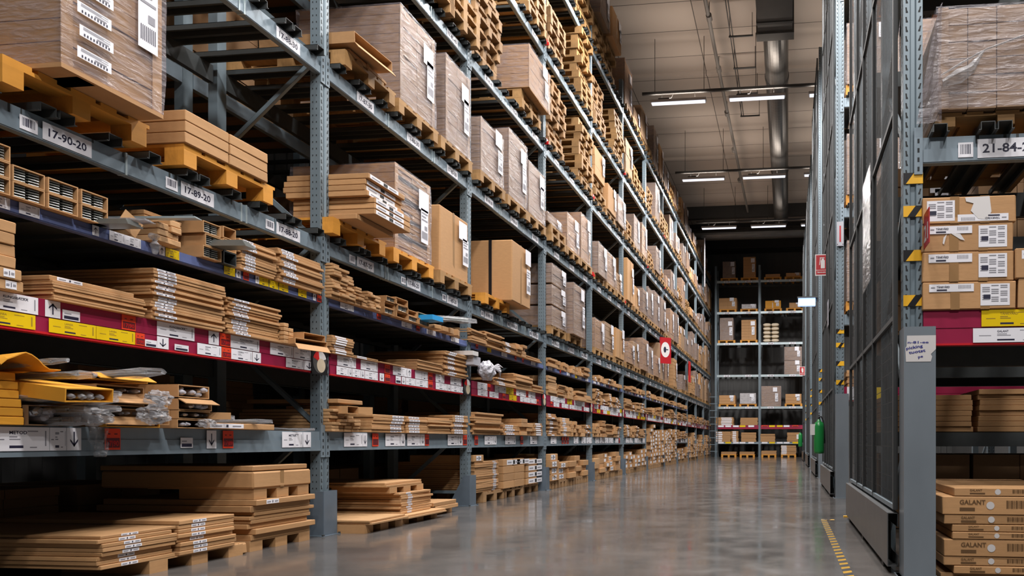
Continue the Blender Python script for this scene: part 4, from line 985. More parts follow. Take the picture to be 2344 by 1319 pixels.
for bay in range(5, NB):
    for lev in (6, 7, 8):
        for s in range(3):
            q = rr.random()
            if q < .55: auto_load(lev, bay, s, rr, 1.2)
            elif q < .85 and bay < 9: pile(lev, bay, s, rr.choice([3, 4, 5]), rr)
            else: auto_load(lev, bay, s, rr, .5)
# ------------------------------------------------------------------ flat packs on the lower shelves of bays 3..11
def fill(bay, lev, rr, hmin, hmax, wmin=.28, wmax=.65, X=-4.12, pal=False, labp=.4, gridp=.15):
    yb = postY(bay - 1); y = yb + .12
    while y < yb + 2.42:
        w = rr.uniform(wmin, wmax); w = min(w, yb + 2.68 - y)
        if w < .15: break
        z = LZ[lev][1] + .001 if lev else .002
        if pal:
            pallet((X, y, .002), pi / 2, 'floor pallet %s in the %s of left rack' % (ORD[int((y - yb) / .3) + 1] + ' place', ORD[bay + 1] + ' bay'), 'pallet_old', max(.4, w)); z = PALH + .004
        hh = rr.uniform(hmin, hmax)
        if rr.random() < gridp:
            nc = max(1, int(w / .09)); nr = max(2, int(hh / .075)); gridn[(lev, bay)] = gridn.get((lev, bay), 0) + 1; gk = ORD[gridn[(lev, bay)]] + ' group on '
            for i in range(nc):
                for k in range(nr - (i % 2)):
                    pack('long_carton', (X + rr.uniform(-.03, .03), y + i * w / nc, z + k * .075), pi / 2, w / nc - .005, .9, .072, 'square-ended carton, %s column, %s from bottom, %s, %s' % (ORD[i + 1], ORD[k + 1], gk + LEVN[lev], bayn(bay)),
                         'square-ended cartons, ' + LEVN[lev], None, rr.choice(['cardboard', 'cardboard_edge']))
        else:
            t = rr.uniform(.10, .12) if pal else rr.uniform(.026, .05); n = max(2, int(hh / t))
            lab = ((.12, .55, 1) if pal else (rr.uniform(.1, .5), .3)) if rr.random() < (.75 if pal else labp) else None
            stack(0, X + rr.uniform(-.02, .03), y, z, w - .02, 1.0, n, t, lev, bay, lab=lab, jit=.03, twist=.02, m=rr.choice(['cardboard', 'cardboard', 'cardboard_edge']))
        y += w + rr.uniform(.01, .09)
rr = random.Random(5)
for bay in range(3, NB):
    if bay in (6, 7): fill(bay, 0, rr, 1.0, 1.25, .3, .45, pal=True, gridp=0)
    elif bay == 8: fill(bay, 0, rr, .3, .6, .3, .5, pal=True, gridp=0)
    elif bay > 8: fill(bay, 0, rr, .5, 1.15, .3, .5, pal=True, gridp=0)
    else: fill(bay, 0, rr, .35, .56, .32, .5, pal=True, gridp=0)
    if bay not in (6, 7, 9, 10, 11): fill(bay, 1, rr, .24, .42)
    fill(bay, 2, rr, .16, .36)
    if bay < 9: fill(bay, 3, rr, .10, .22, gridp=.4, labp=.2)
# hanging red banners
b = MB(); b.box(-.21, .21, -.012, 0, 0, .85, 'sign_red'); 
b.add([(.16 * cos(k * pi / 16), -.014, .45 + .25 * sin(k * pi / 16)) for k in range(32)], [tuple(range(32))], 'sign_white')
b.add([(.05 * cos(a) - .02, -.016, .45 + .10 * sin(a)) for a in [k * pi / 8 for k in range(16)]], [tuple(range(16))], 'ink'); b.box(-.02, .10, -.0165, -.0155, .44, .47, 'ink')
tag(b.build('hanging_banner', None, (-3.98, postY(6) - .55, 3.38), pi / 2 - .9), 'red hanging banner with white round emblem before the wrapped loads', 'banner')
b = MB(); b.box(-.22, .22, -.012, 0, 0, .85, 'red'); tag(b.build('hanging_banner', None, (-4.0, postY(8) - .5, 3.25), pi / 2 - .05), 'second red banner seen edge-on at the ninth upright', 'banner')
# ladder frame leaning at the far end
t = thing('ladder', (-4.0, 34.9, 0), 0, 'dark steel ladder standing at the far left corner of the aisle', 'ladder')
for x in (-.02, .42): b = MB(); b.box(x - .015, x + .015, -.02, .02, 0, 3.4, 'steel_dark'); b.build('rail', t)
for k in range(9): b = MB(); b.box(-.0, .40, -.015, .015, .3 + k * .35, .33 + k * .35, 'steel'); b.build('rung', t)

# ------------------------------------------------------------------ back rack across the far end
BY = 35.5; PXM = (BY * cos(YAW) + .25) / FPX
bx = lambda u: ray_x(u, BY)
BXP = [-3.74, -1.46, .83]; bw = 2.285
BL = [(0, 0), (.70, .80), (1.47, 1.67), (2.52, 2.64), (4.18, 4.30), (5.85, 5.97), (7.47, 7.59), (9.10, 9.22)]
for i, x in enumerate(BXP):
    frame((x, BY, 0), 0, 'steel upright frame, %s of three, rack across the far end' % ['left', 'middle', 'right'][i], 'far end rack frames')
for bi in range(2):
    for lev in range(1, 8):
        z0, z1 = BL[lev]; sty = 'low' if lev == 1 else 'red' if lev == 2 else 'pale'
        pl = [(.42, '23-%d0' % lev), (1.55, '23-%d1' % lev)] if lev > 2 else None
        rr = random.Random(bi * 10 + lev)
        cs = None
        if lev < 3: cs = [(x0, x0 + .3, z0 + (.1 if lev == 2 else .015), z1 - .005, rr.choice('WWYR' if lev == 2 else 'WWY'), {'y': -.02, 'detail': False}) for x0 in (.12, .5, .9, 1.25, 1.7)]
        t = thing('rack_shelf', (BXP[bi], BY, 0), 0, '%s of far end rack, %s bay' % (['', 'low card-fronted shelf', 'red-banded shelf', 'first pallet shelf', 'second pallet shelf', 'third pallet shelf', 'fourth pallet shelf', 'top pallet shelf'][lev], ['left', 'right'][bi]), 'shelf', 'far end rack shelves')
        fb = front_beam(z0, z1, sty, x1=bw - .06).build('front_beam', t)
        r = MB(); r.box(.06, bw - .06, 1.04, 1.09, z0, z1, 'steel_dark'); r.build('rear_beam', t)
        d = MB()
        for k in range(8): d.box(.12 + k * .28, .22 + k * .28, .05, 1.04, z1 - .03, z1 - .002, 'steel_dark')
        d.build('deck_bars', t)
        for x, s in pl or []:
            q = MB(); q.box(x, x + .32, -.012, -.011, z0 + .01, z1 - .01, 'white_card'); q.text(s, x + .04, -.0125, z0 + .03, .06, 'ink', w=.24); q.build('location_plate', fb)
        for c in cs or []: card(fb, *c[:5], **c[5])
def zb5(v): return zat(v, -1.5, BY)
Zo = lambda u, v: (1580 + u / 2.5375, 560 + v / 2.5375)
def bload(u0, u1, v0, lev, lbl, pal=True, **k):
    a, _ = Zo(u0, 0); c_, _ = Zo(u1, 0); _, vt = Zo(0, v0); x0, x1 = bx(a), bx(c_); z = BL[lev][1] + .002
    if pal: pallet(((x0 + x1) / 2 - .45, BY + .02, z), 0, 'wooden pallet under the %s' % lbl[:60].replace(', ', ' ').replace(' of far end rack', ''), 'pallet_bright', .9, 'pallets in the far end rack'); z += PALH + .002
    h = zat(vt, x0, BY) - z
    load((x0, BY + .0, z), 0, x1 - x0, 1.0, max(.08, h), lbl, 'loads in the far end rack', **k)
F = 'far end rack'
bload(190, 262, 100, 7, 'left brown wrapped cartons, top shelf, far left', nx=1, nz=5, seed=201)
bload(308, 380, 73, 7, 'tallest carton column, top shelf, far left', nx=1, nz=7, seed=202, style='stackb')
bload(437, 522, 172, 7, 'thin brown layer, top shelf, far right', nx=1, nz=2, seed=203, style='stackb', lab=0)
bload(556, 642, 165, 7, 'low cartons, top shelf, far right corner', nx=3, nz=1, seed=204, style='stackb')
bload(167, 270, 312, 6, 'brown strapped cartons, second shelf from top, far left', nx=2, nz=3, seed=205, style='stackb')
bload(300, 382, 347, 6, 'low white-topped parcel, second shelf from top', nx=2, nz=1, seed=206, m='white_paper')
bload(436, 527, 327, 6, 'golden brown parcel, second shelf from top', nx=1, nz=1, seed=207, style='box', m='carton_gold')
bload(575, 640, 338, 6, 'small cartons behind the lit lamp, second shelf from top', nx=2, nz=1, seed=208, style='stackb')
bload(173, 249, 427, 5, 'tall carton with barcode column, third shelf from top', nx=1, nz=8, seed=209)
bload(297, 383, 438, 5, 'tall block of small boxes, third shelf from top', nx=2, nz=7, seed=210, style='stackb')
bload(553, 646, 868, 3, 'low brown cartons, lowest pallet shelf, far right', nx=1, nz=3, seed=211, style='stackb')
bload(168, 262, 876, 3, 'low brown cartons, lowest pallet shelf, far left', nx=1, nz=3, seed=212, style='stackb')
bload(290, 380, 864, 3, 'pale wrapped parcel, lowest pallet shelf', nx=2, nz=2, seed=213, m='white_paper')
bload(414, 527, 823, 3, 'large dull wrapped block, lowest pallet shelf', pal=False, nx=1, nz=5, seed=214)
for k in range(2):
    a, _ = Zo(548, 0); c_, _ = Zo(647, 0)
    load((bx(a), BY, BL[4][1] + .002 + k * .72), 0, bx(c_) - bx(a), 1, .70, '%s wrapped grey block in right bay, fourth shelf from top' % ['lower', 'upper'][k], 'loads in the far end rack', nx=1, nz=3, seed=220 + k)
for c in range(2):                                    # sacks
    for r_ in range(5):
        a, _ = Zo(424 + c * 47, 0); w = bx(Zo(468 + c * 47, 0)[0]) - bx(a); zz = BL[5][1] + .002 + r_ * .205
        bm = bmesh.new(); bmesh.ops.create_cube(bm, size=1); bmesh.ops.subdivide_edges(bm, edges=bm.edges[:], cuts=4, use_grid_fill=True)
        for v in bm.verts:
            x, y, z = v.co * 2; k = (1 - .55 * abs(x) ** 4) * (1 - .4 * abs(y) ** 4); v.co = Vector(((x + 1) / 2 * w, (y + 1) / 2 * .8, .1 + z * .099 * k))
        me = bpy.data.meshes.new('sack'); bm.to_mesh(me); bm.free(); me.materials.append(M['cream'])
        tag(link('sack', me, None, (a and bx(a), BY, zz), 0, True), 'cream sack, %s column, %s from bottom, far end rack' % (['left', 'right'][c], ORD[r_ + 1]), 'sack', 'cream sacks on the far end rack')
for (u0, u1, v0, lev, n, lab) in [(150, 252, 1004, 2, 5, (.3, .6)), (291, 392, 1006, 2, 5, None), (150, 236, 1086, 1, 5, (.02, .4)), (238, 279, 1084, 1, 6, (.2, .5)), (296, 382, 1092, 1, 5, None), (408, 493, 1100, 1, 5, None), (563, 640, 1092, 1, 6, None),
                              (180, 268, 1204, 0, 3, None), (288, 375, 1204, 0, 3, None), (413, 500, 1198, 0, 4, None), (527, 615, 1167, 0, 9, (.03, .35))]:
    x0, x1 = bx(Zo(u0, 0)[0]), bx(Zo(u1, 0)[0]); zt = zat(Zo(0, v0)[1], x0, BY); z = BL[lev][1] + .002
    if lev == 0:
        pallet((x0, BY - .05, .002), 0, 'floor pallet under the %s flat packs, far end rack' % ORD[int(u0 / 110)], 'pallet_bright', max(.7, x1 - x0), 'pallets in the far end rack'); z = PALH + .004
    stack(0, x0, BY - .02, z, x1 - x0, .9, n, max(.03, (zt - z) / n), lev, 0, rz=0, lab=lab, where='%s %s far end rack' % ('near floor of' if lev == 0 else 'on the low shelf of' if lev == 1 else 'on red shelf of', ''), m='cardboard')

# ------------------------------------------------------------------ right side: rows of racks ending at the aisle, each with a meshed end
ROWY = [4.35, 10.3, 16.0, 22.0, 28.0]
RX = .775
ROWN = ['nearest', 'second', 'third', 'fourth', 'fifth']
RL = [(.80, .93, 'dark'), (1.44, 1.655, 'red'), (2.575, 2.735, 'grey'), (4.18, 4.32, 'grey'), (5.82, 5.96, 'grey'), (7.47, 7.6, 'grey'), (9.1, 9.24, 'grey')]
def right_post(i, y, x, top, lbl, rear=False):
    t = thing('rack_upright_frame', (x, y, 0), 0, lbl, 'rack frame', 'right row upright frames')
    link('front_post', POST, t); link('rear_post', REAR, t, (0, 1.01, 0)); z = .18; k = 0
    while z < 9.2:
        link('diagonal_brace', BR_DN if k % 2 == 0 else BR_UP, t, (0, 0, z + (.8 if k % 2 == 0 else 0))); z += .83; k += 1
    return t
for i, y in enumerate(ROWY):
    t = right_post(i, y, RX, 10, 'front upright frame of the %s right-hand row with hazard tape' % ROWN[i])
    for k, zt in enumerate([2.45, 2.245, 1.97, 1.69]):     # hazard tape bands
        b = MB(); x0, x1, a, c = -.0595, .0595, zt, zt + .068; y_ = -.003
        b.box(x0, x1, y_ - .001, y_, a, c, 'hazard_yellow')
        s_ = .06 if k % 2 == 0 else 0
        def par(p, q, mm='plastic_black'):
            p0, q0 = max(x0, p), min(x1, q)
            b.add([(max(x0, min(x1, p)), y_ - .0016, a), (max(x0, min(x1, q)), y_ - .0016, a), (max(x0, min(x1, q + .05)), y_ - .0016, c), (max(x0, min(x1, p + .05)), y_ - .0016, c)], [(0, 1, 2, 3)], mm)
        par(x0 - .05 if k % 2 == 0 else -.035, -.045 if k % 2 == 0 else .012)
        b.build('hazard_tape', t)
    right_post(i, y + 2.2, RX, 10, 'rear upright frame of the %s right-hand row' % ROWN[i])
    if i == 0 or i == 1:
        right_post(i, y, RX + 2.8, 10, 'inner front upright frame of the %s right-hand row' % ROWN[i])
        right_post(i, y + 2.2, RX + 2.8, 10, 'inner rear upright frame of the %s right-hand row' % ROWN[i])
    # tall guard
    b = MB(); xa, xb, ht = -.078, .112, 1.55
    b.box(xa, xb, -.075, -.068, 0, ht, 'guard_grey'); b.box(xa, xa + .007, -.068, .10, 0, ht, 'guard_grey'); b.box(xb - .007, xb, -.068, .04, 0, ht, 'guard_grey'); b.box(xa - .03, xb + .03, -.1, .13, 0, .008, 'guard_grey')
    g = tag(b.build('column_guard', None, (RX + .01, y, 0)), 'tall grey steel column guard at the %s right-hand row' % ROWN[i] + (', with handwritten paper' if i == 0 else ''), 'guard', 'column guards of the right rows')
    if i == 0:
        b = MB(); b.add([(xa + .012, -.0765, 1.335), (xb - .03, -.0765, 1.335), (xb - .022, -.0765, 1.365), (xb - .03, -.0765, 1.38), (xb, -.0765, 1.41), (xb, -.0765, 1.495), (xa + .018, -.0765, 1.495), (xa + .016, -.0765, 1.43), (xa + .008, -.0765, 1.42)], [tuple(range(9))], 'white_paper')
        for s, x, z, h_, a in [('n-81-ee', .022, 1.447, .014, 0), ('picking', .014, 1.408, .018, .16), ('tuotst', .030, 1.382, .018, .14), ('pe', .085, 1.356, .016, .2)]:
            X = Matrix.Translation((xa + x, -.0775, z)) @ Matrix.Rotation(-a, 4, 'Y'); b.text(s, 0, 0, 0, h_, 'blue_pen', w={'n-81-ee': .125, 'picking': .10, 'tuotst': .10, 'pe': .03}[s], X=X)
        b.build('handwritten_paper', g)
    # galvanised kick rail and mesh end
    ya, yb_ = y + .12, y + 3.25
    t = thing('kick_rail', (RX - .10, ya, 0), 0, 'galvanised steel kick rail along the end of the %s right-hand row' % ROWN[i], 'rail', 'kick rails')
    b = MB(); L = yb_ - ya; b.box(-.04, -.034, 0, L, .045, .39, 'galvanised'); b.box(-.034, .03, 0, L, .384, .39, 'galvanised'); b.box(-.034, .03, 0, L, .045, .051, 'galvanised'); b.box(.024, .03, 0, L, .30, .39, 'galvanised'); b.box(.024, .03, 0, L, .045, .12, 'galvanised'); b.build('channel', t)
    for q in (.3, L / 2, L - .3): b = MB(); b.box(-.03, .02, q - .05, q + .05, 0, .3, 'black'); b.build('mounting_foot', t)
    t = thing('mesh_end_cover', (RX - .085, ya, .41), 0, 'dark wire-mesh cover on the aisle end of the %s right-hand row' % ROWN[i], 'mesh cover', 'mesh end covers')
    Ht = 9.4 if i < 3 else 9.0
    b = MB(); b.quad((0, 0, 0), (0, L, 0), (0, L, Ht), (0, 0, Ht), 'wire_mesh'); b.build('mesh', t)
    for k, q in enumerate([.0, 1.08, 1.78, 2.35, L - .03]): b = MB(); b.box(-.018, .012, q, q + .03, 0, Ht, 'mesh_frame'); b.build('mesh_post', t)
    for q in (0, 1.22, 2.55, 3.9, 5.3, 6.7, 8.0, Ht - .03): b = MB(); b.box(-.016, .01, .03, L - .03, q, q + .03, 'mesh_frame' if q else 'steel'); b.build('mesh_rail', t)
    # beam levels
    for bi in range(1):
        for li, (z0, z1, sty) in enumerate(RL):
            if i > 1: continue
            pl = [(.385, '21-84-%d0' % (li)), (1.5, '21-83-%d0' % li)] if sty == 'grey' and i == 0 else None
            cs = None
            if sty == 'red' and i == 0: cs = [(.405, .75, (z0 + z1) / 2 + .004, z1 - .002, 'Y', {'y': -.02, 'txt': 'TÄNKVÄRD'}), (.355, .80, z0 + .014, (z0 + z1) / 2 - .006, 'W', {'y': -.02, 'txt': 'GALANT'}), (1.0, 1.4, (z0 + z1) / 2, z1, 'W', {'y': -.02})]
            elif sty == 'red': cs = [(.1, .4, z0 + .02, z1, 'W', {'y': -.02, 'detail': False}), (.5, .8, z0 + .02, z1, 'Y', {'y': -.02, 'detail': False})]
            if li == 0: continue
            shelf((RX, y, 0), 0, li, z0, z1, sty, '%s beam shelf of the %s right-hand row, %s level up' % ('red-banded' if sty == 'red' else 'grey', ROWN[i], ORD[li]), 'right row shelves', pl, cs)
    if i == 0:
        for li in (0, 1, 2, 3):
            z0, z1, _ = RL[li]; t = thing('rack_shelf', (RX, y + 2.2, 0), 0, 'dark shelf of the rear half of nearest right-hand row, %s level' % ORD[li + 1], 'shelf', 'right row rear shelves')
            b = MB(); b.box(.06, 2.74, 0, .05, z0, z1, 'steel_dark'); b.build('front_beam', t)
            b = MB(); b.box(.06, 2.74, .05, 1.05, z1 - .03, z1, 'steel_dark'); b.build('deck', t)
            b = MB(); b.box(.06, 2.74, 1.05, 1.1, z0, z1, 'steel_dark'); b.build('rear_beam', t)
# right near contents: four cartons on the red shelf
zc = 1.656; y = 4.35
cart = [(.05, .60, .0), (.05, .60, .0), (.05, .55, 0), (.055, .605, 0)]
def text_carton(x, w, z, h, lbl, flip=False, tear=None, seed=0):
    t = thing('carton', (RX + x, y - .03, z), 0, lbl, 'carton', 'labelled cartons on right red shelf')
    link('box', bevelled(w, .8, h, .006, 'cardboard', .003, seed), t)
    b = MB()
    for xx in (.30, .62): b.box(w * xx, w * xx + .055, -.0012, 0, 0, h * (.72 if not flip else 1), 'tape')
    b.build('tape_strips', t)
    b = MB(); lx, lw, lz, lh = (w * .07, w * .48, h * .64, h * .28) if not flip else (w * .38, w * .54, h * .06, h * .26)
    b.front(lx, lx + lw, lz, lz + lh, -.0022, 'white_card'); X = None
    if flip: X = Matrix.Translation((lx * 2 + lw, 0, lz * 2 + lh)) @ Matrix.Rotation(pi, 4, 'Y')
    b.text('TÄNKVÄRD', lx + lw * .17, -.0034, lz + lh * .5, lh * .26, 'ink', w=lw * .29, X=X); b.front(lx + lw * .17, lx + lw * .40, lz + lh * .14, lz + lh * .32, -.0034, 'ink', X)
    xx = lx + lw * .66
    while xx < lx + lw * .92: b.front(xx, xx + .004, lz + lh * .42, lz + lh * .85, -.0034, 'ink_soft', X); xx += .0085
    b.front(lx + lw * .04, lx + lw * .13, lz + lh * .5, lz + lh * .62, -.0034, 'ink_soft', X); b.build('name_label', t)
    b = MB(); sx, sw, sz, sh = (w * .62, w * .31, h * .12, h * .78) if not flip else (w * .05, w * .30, h * .10, h * .76)
    b.front(sx, sx + sw, sz, sz + sh, -.0024, 'white_card')
    for r_ in range(9):
        for c in range(3):
            if (r_ * 3 + c) % 4: b.front(sx + sw * (.06 + .31 * c), sx + sw * (.32 + .30 * c), sz + sh * (.9 - r_ * .09), sz + sh * (.935 - r_ * .09), -.0036, 'ink_soft')
    b.front(sx + sw * .1, sx + sw * .34, sz + sh * .3, sz + sh * .5, -.0037, 'ink'); b.build('shipping_label', t)
    if tear:
        b = MB()
        for pts in tear: b.add([(w * p, -.003, h * q) for p, q in pts], [tuple(range(len(pts)))], 'sign_white')
        b.build('torn_paper', t)
    return t
zz = zc + .002
text_carton(.052, .555, zz, .170, 'brown carton, lowest of four stacked beside the red number sign', seed=1); zz += .171
text_carton(.050, .540, zz, .185, 'brown carton, second from bottom of the four beside red number sign', seed=2); zz += .186
text_carton(.050, .540, zz, .170, 'brown carton with torn white strips, third from bottom beside number sign', tear=[[(.24, .25), (.27, .62), (.235, .5), (.225, .3)], [(.31, .66), (.42, .62), (.47, .38), (.42, .42)]], seed=3); zz += .171
text_carton(.050, .555, zz, .165, 'topmost brown carton with upside-down label and torn white sheet', flip=True, tear=[[(.46, .95), (.72, .97), (.74, .40), (.70, .1), (.6, .15), (.52, .45), (.55, .72), (.47, .8)]], seed=4)
zz = zc + .002
text_carton(.62, .55, zz, .180, 'brown carton at right edge of photo, lower of two', seed=5); text_carton(.60, .55, zz + .181, .185, 'brown carton at right edge of photo, upper of two', seed=6)
# wrapped load above on its support bars
z = 2.735 + BARH + .002
dk, sk = pallet_meshes(.8, 'pallet_wood'); t = thing('wooden_pallet', (RX + .15, y - .02, z), 0, 'low wooden pallet under the shiny wrapped load, top right of photo', 'pallet', 'wooden pallets in the racks'); t.scale = (1, 1, .58)
link('deck', dk, t)
for q in (0, .35, .70): link('skid', sk, t, (q, 0, 0))
load((RX + .145, y - .06, z + PALH * .58 + .002), 0, .85, 1.1, .62, 'shiny film-wrapped load of boxes above plate 21-84, top right', style='wrap', nx=5, nz=6, seed=301, m='cardboard_grey')
b = MB(); rr = random.Random(4); vs = []; n_ = 8
for j in range(n_ + 1):
    for i_ in range(5):
        f = j / n_; vs.append((-.145 * (1 - f) ** .8 * (1 - i_ / 4) + .01 * rr.random(), -.02 - .03 * rr.random() * (i_ % 2), f * .72))
b.add(vs, [(j * 5 + i_, j * 5 + i_ + 1, (j + 1) * 5 + i_ + 1, (j + 1) * 5 + i_) for j in range(n_) for i_ in range(4)], 'stretch_film')
tag(b.build('loose_film', None, (RX + .15, y - .05, 2.79)), 'loose film slanting from the shiny wrapped load to the upright', 'plastic film')
b = MB(); b.tube([(-.01, -.02, .02), (.14, -.03, .10), (.25, -.03, .155), (.7, -.03, .30)], .006, 'poly_bag', 6); b.tube([(0, -.02, -.03), (.09, -.035, .0), (.16, -.035, .04), (.24, -.03, .15)], [.02, .045, .03, .004], 'poly_bag', 8)
tag(b.build('twisted_film', None, (RX + .16, y - .07, 3.05)), 'twisted shiny film rope across the wrapped load, top right', 'plastic film')
# floor stack of flat cartons with printing
t = thing('skid_board', (.94, 4.34, 0), 0, 'low wooden skid under the printed flat cartons, lower right', 'pallet')
b = MB(); b.box(0, .8, 0, 1, .02, .034, 'pallet_old'); b.build('board', t)
for q in (0, .35, .70): b = MB(); b.box(q, q + .1, 0, 1, 0, .02, 'pallet_old'); b.build('runner', t)
z = .036; y2 = 4.32
for k, (dx, h_) in enumerate([(.06, .050), (.0, .055), (0, .105), (.05, .045), (.05, .045), (0, .058), (-.01, .112), (.06, .052)]):
    pack('flat_pack', (.955 + dx, y2 + R.uniform(-.004, .004), z), R.uniform(-.008, .008), .78 - dx, 1.0, h_, 'printed flat carton, %s from bottom of the lower-right floor stack' % ORD[k + 1], 'printed flat cartons lower right', None, 'cardboard', 'GALANT'); z += h_ + .001
# contents of the dark rear half, and of the second row
for k, (x, w, n_) in enumerate([(.15, .8, 7), (1.0, .7, 8)]):
    stack(0, RX + x, 6.6, .935, w, .9, n_, .05, 1, 0, rz=0, where='in dark rear, nearest right row')
for k in range(3):  # dark carton blocks added to stand in for shade in the rear half
    for li, (zq, hq) in enumerate([(.003, .72), (1.658, .75)]):
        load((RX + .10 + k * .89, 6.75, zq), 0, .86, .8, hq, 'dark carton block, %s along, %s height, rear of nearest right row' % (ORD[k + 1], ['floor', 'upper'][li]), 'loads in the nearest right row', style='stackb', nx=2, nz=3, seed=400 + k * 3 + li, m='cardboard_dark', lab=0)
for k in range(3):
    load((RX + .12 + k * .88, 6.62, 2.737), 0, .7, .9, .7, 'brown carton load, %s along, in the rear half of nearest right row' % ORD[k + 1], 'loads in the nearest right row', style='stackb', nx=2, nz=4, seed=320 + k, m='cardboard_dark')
    for li in (2, 3, 4, 5):
        zz = RL[li][1] + BARH + .002; pallet((RX + .09 + k * .885, 10.32, zz), 0, 'pallet %s along, %s level, second right-hand row' % (ORD[k + 1], ORD[li]), 'pallet_bright', .8, 'pallets in the second right-hand row')
        load((RX + .11 + k * .885, 10.3, zz + PALH + .002), 0, .74, 1.1, .9, 'wrapped load %s along, %s level, second right-hand row' % (ORD[k + 1], ORD[li]), 'loads in the second right-hand row', nx=2, nz=5, seed=330 + k * 7 + li)
    stack(0, RX + .1 + k * .85, 10.3, 1.657, .6, .9, 5, .05, 2, 0, rz=0, where='on the red shelf, second right-hand row')
# level above near load: pale box glimpsed
load((RX + .12, 4.45, 4.37), 0, .75, 1.0, .8, 'wrapped load on the level above the shiny wrapped load', 'loads in the nearest right row', nx=2, nz=4, seed=341)
# number sign 21
b = MB(); b.box(-.003, .003, -.17, -.01, 0, .21, 'sign_red'); X = Matrix.Rotation(-pi / 2, 4, 'Z')
b.box(-.02, .0, -.02, .01, .02, .18, 'steel')
Xs = Matrix.Translation((-.0036, -.03, .035)) @ Matrix.Rotation(-pi / 2, 4, 'Z')
b.text('21', 0, 0, 0, .10, 'sign_white', w=.12, X=Xs)
tag(b.build('number_sign', None, (.838, 4.345, 2.035), 0), 'small red sign with white number 21 beside the nearest upright', 'sign')
# white placard on the second row
b = MB(); b.box(-.05, .05, -.004, 0, 0, .36, 'plastic_white'); b.box(-.012, .012, -.006, -.004, .06, .30, 'sign_red')
for xx in (-.04, .04): b.box(xx - .006, xx + .006, -.007, -.004, .02, .03, 'black')
tag(b.build('placard', None, (RX, 10.28, 3.75)), 'white and red narrow placard on the upright of second right row', 'sign')
# clear plastic sheet hanging on mesh
b = MB(); b.box(-.01, -.006, 0, .55, 0, .95, 'clear_curtain'); tag(b.build('plastic_sheet', None, (RX - .105, 5.6, 2.15)), 'clear plastic sheet fixed to the nearest wire-mesh cover', 'plastic sheet')
b = MB(); b.box(-.01, -.004, 0, .28, 0, .42, 'plastic_white'); b.box(-.012, -.010, .03, .25, .06, .34, 'ink_soft'); tag(b.build('notice', None, (RX - .105, 11.3, 2.75)), 'small framed notice on the mesh of the second right row', 'notice')
# fire extinguishers, signs, lamp box
def extinguisher(loc, s, lbl):
    t = thing('fire_extinguisher', loc, 0, lbl, 'fire extinguisher')
    b = MB(); pr = [(.02, .0), (.085, .01), (.09, .05), (.09, .48), (.075, .54), (.035, .57), (.028, .60)]
    b.tube([(0, 0, z * s) for r, z in pr], [r * s for r, z in pr], 'ext_green', 20); b.build('cylinder', t, smooth=True)
    b = MB(); b.tube([(0, 0, .59 * s), (0, 0, .65 * s)], .02 * s, 'steel_dark', 10); b.box(-.01, .01, -.09 * s, .05 * s, .66 * s, .68 * s, 'plastic_black'); b.box(-.008, .008, -.10 * s, .0, .70 * s, .715 * s, 'plastic_black'); b.build('valve', t)
    b = MB(); b.tube([(0, .04, .64 * s), (.04, .08, .66 * s), (.08, .085, .58 * s), (.1, .06, .40 * s), (.1, .03, .18 * s)], .011 * s, 'plastic_black', 8); b.build('hose', t)
    b = MB(); b.box(-.155 * s, -.05 * s, -.05, -.045, .33 * s, .52 * s, 'sign_white'); b.build('service_tag', t)
    b = MB(); b.box(.0, .16, .05, .09, .2 * s, .25 * s, 'steel_dark'); b.build('bracket', t)
extinguisher((.555, 12.3, .62), 1.02, 'green fire extinguisher hung on the mesh of second right row')
extinguisher((.52, 28.6, .60), 1.0, 'distant green fire extinguisher near the fifth right-hand row')
def fire_sign(loc, w, lbl):
    b = MB(); h = w * 1.62; b.box(0, w, 0, .006, 0, h, 'sign_white'); b.box(w * .06, w * .94, -.002, 0, h * .05, h * .96, 'sign_red')
    b.front(w * .06, w * .94, h * .245, h * .265, -.003, 'sign_white')
    b.prism([(0, 0), (1, 0), (1, .001), (0, .001)], 0, .001, 'sign_white', Matrix.Scale(.001, 4))
    b.front(w * .42, w * .72, h * .34, h * .72, -.0035, 'sign_white'); b.front(w * .48, w * .66, h * .72, h * .80, -.0035, 'sign_white'); b.front(w * .34, w * .70, h * .82, h * .85, -.0035, 'sign_white')
    b.quad((w * .30, -.0035, h * .50), (w * .35, -.0035, h * .50), (w * .42, -.0035, h * .82), (w * .37, -.0035, h * .84), 'sign_white')
    b.text('Sammutin', w * .16, -.0035, h * .13, h * .07, 'sign_white', w=w * .62)
    b.box(w, w + .08, 0, .01, h * .3, h * .34, 'steel_dark')
    tag(b.build('fire_sign', None, loc), lbl, 'sign')
fire_sign((ray_x(1866, 12.3), 12.3, 3.80), .235, 'red fire-extinguisher sign with white border above the green extinguisher')
fire_sign((ray_x(1830, 27.8), 27.8, 3.5), .22, 'small distant red fire-extinguisher sign at the far right row')
t = thing('emergency_light', (ray_x(1827, 16.2), 16.2, 4.02), 0, 'glowing blue-white emergency light box jutting from third right row', 'light')
b = MB(); b.box(0, .40, -.10, .02, .0, .18, 'lit_box'); b.build('diffuser', t); b = MB(); b.box(-.02, .44, -.12, .04, .18, .21, 'steel_dark'); b.box(.40, .50, -.02, .02, .1, .2, 'steel'); b.build('housing', t)
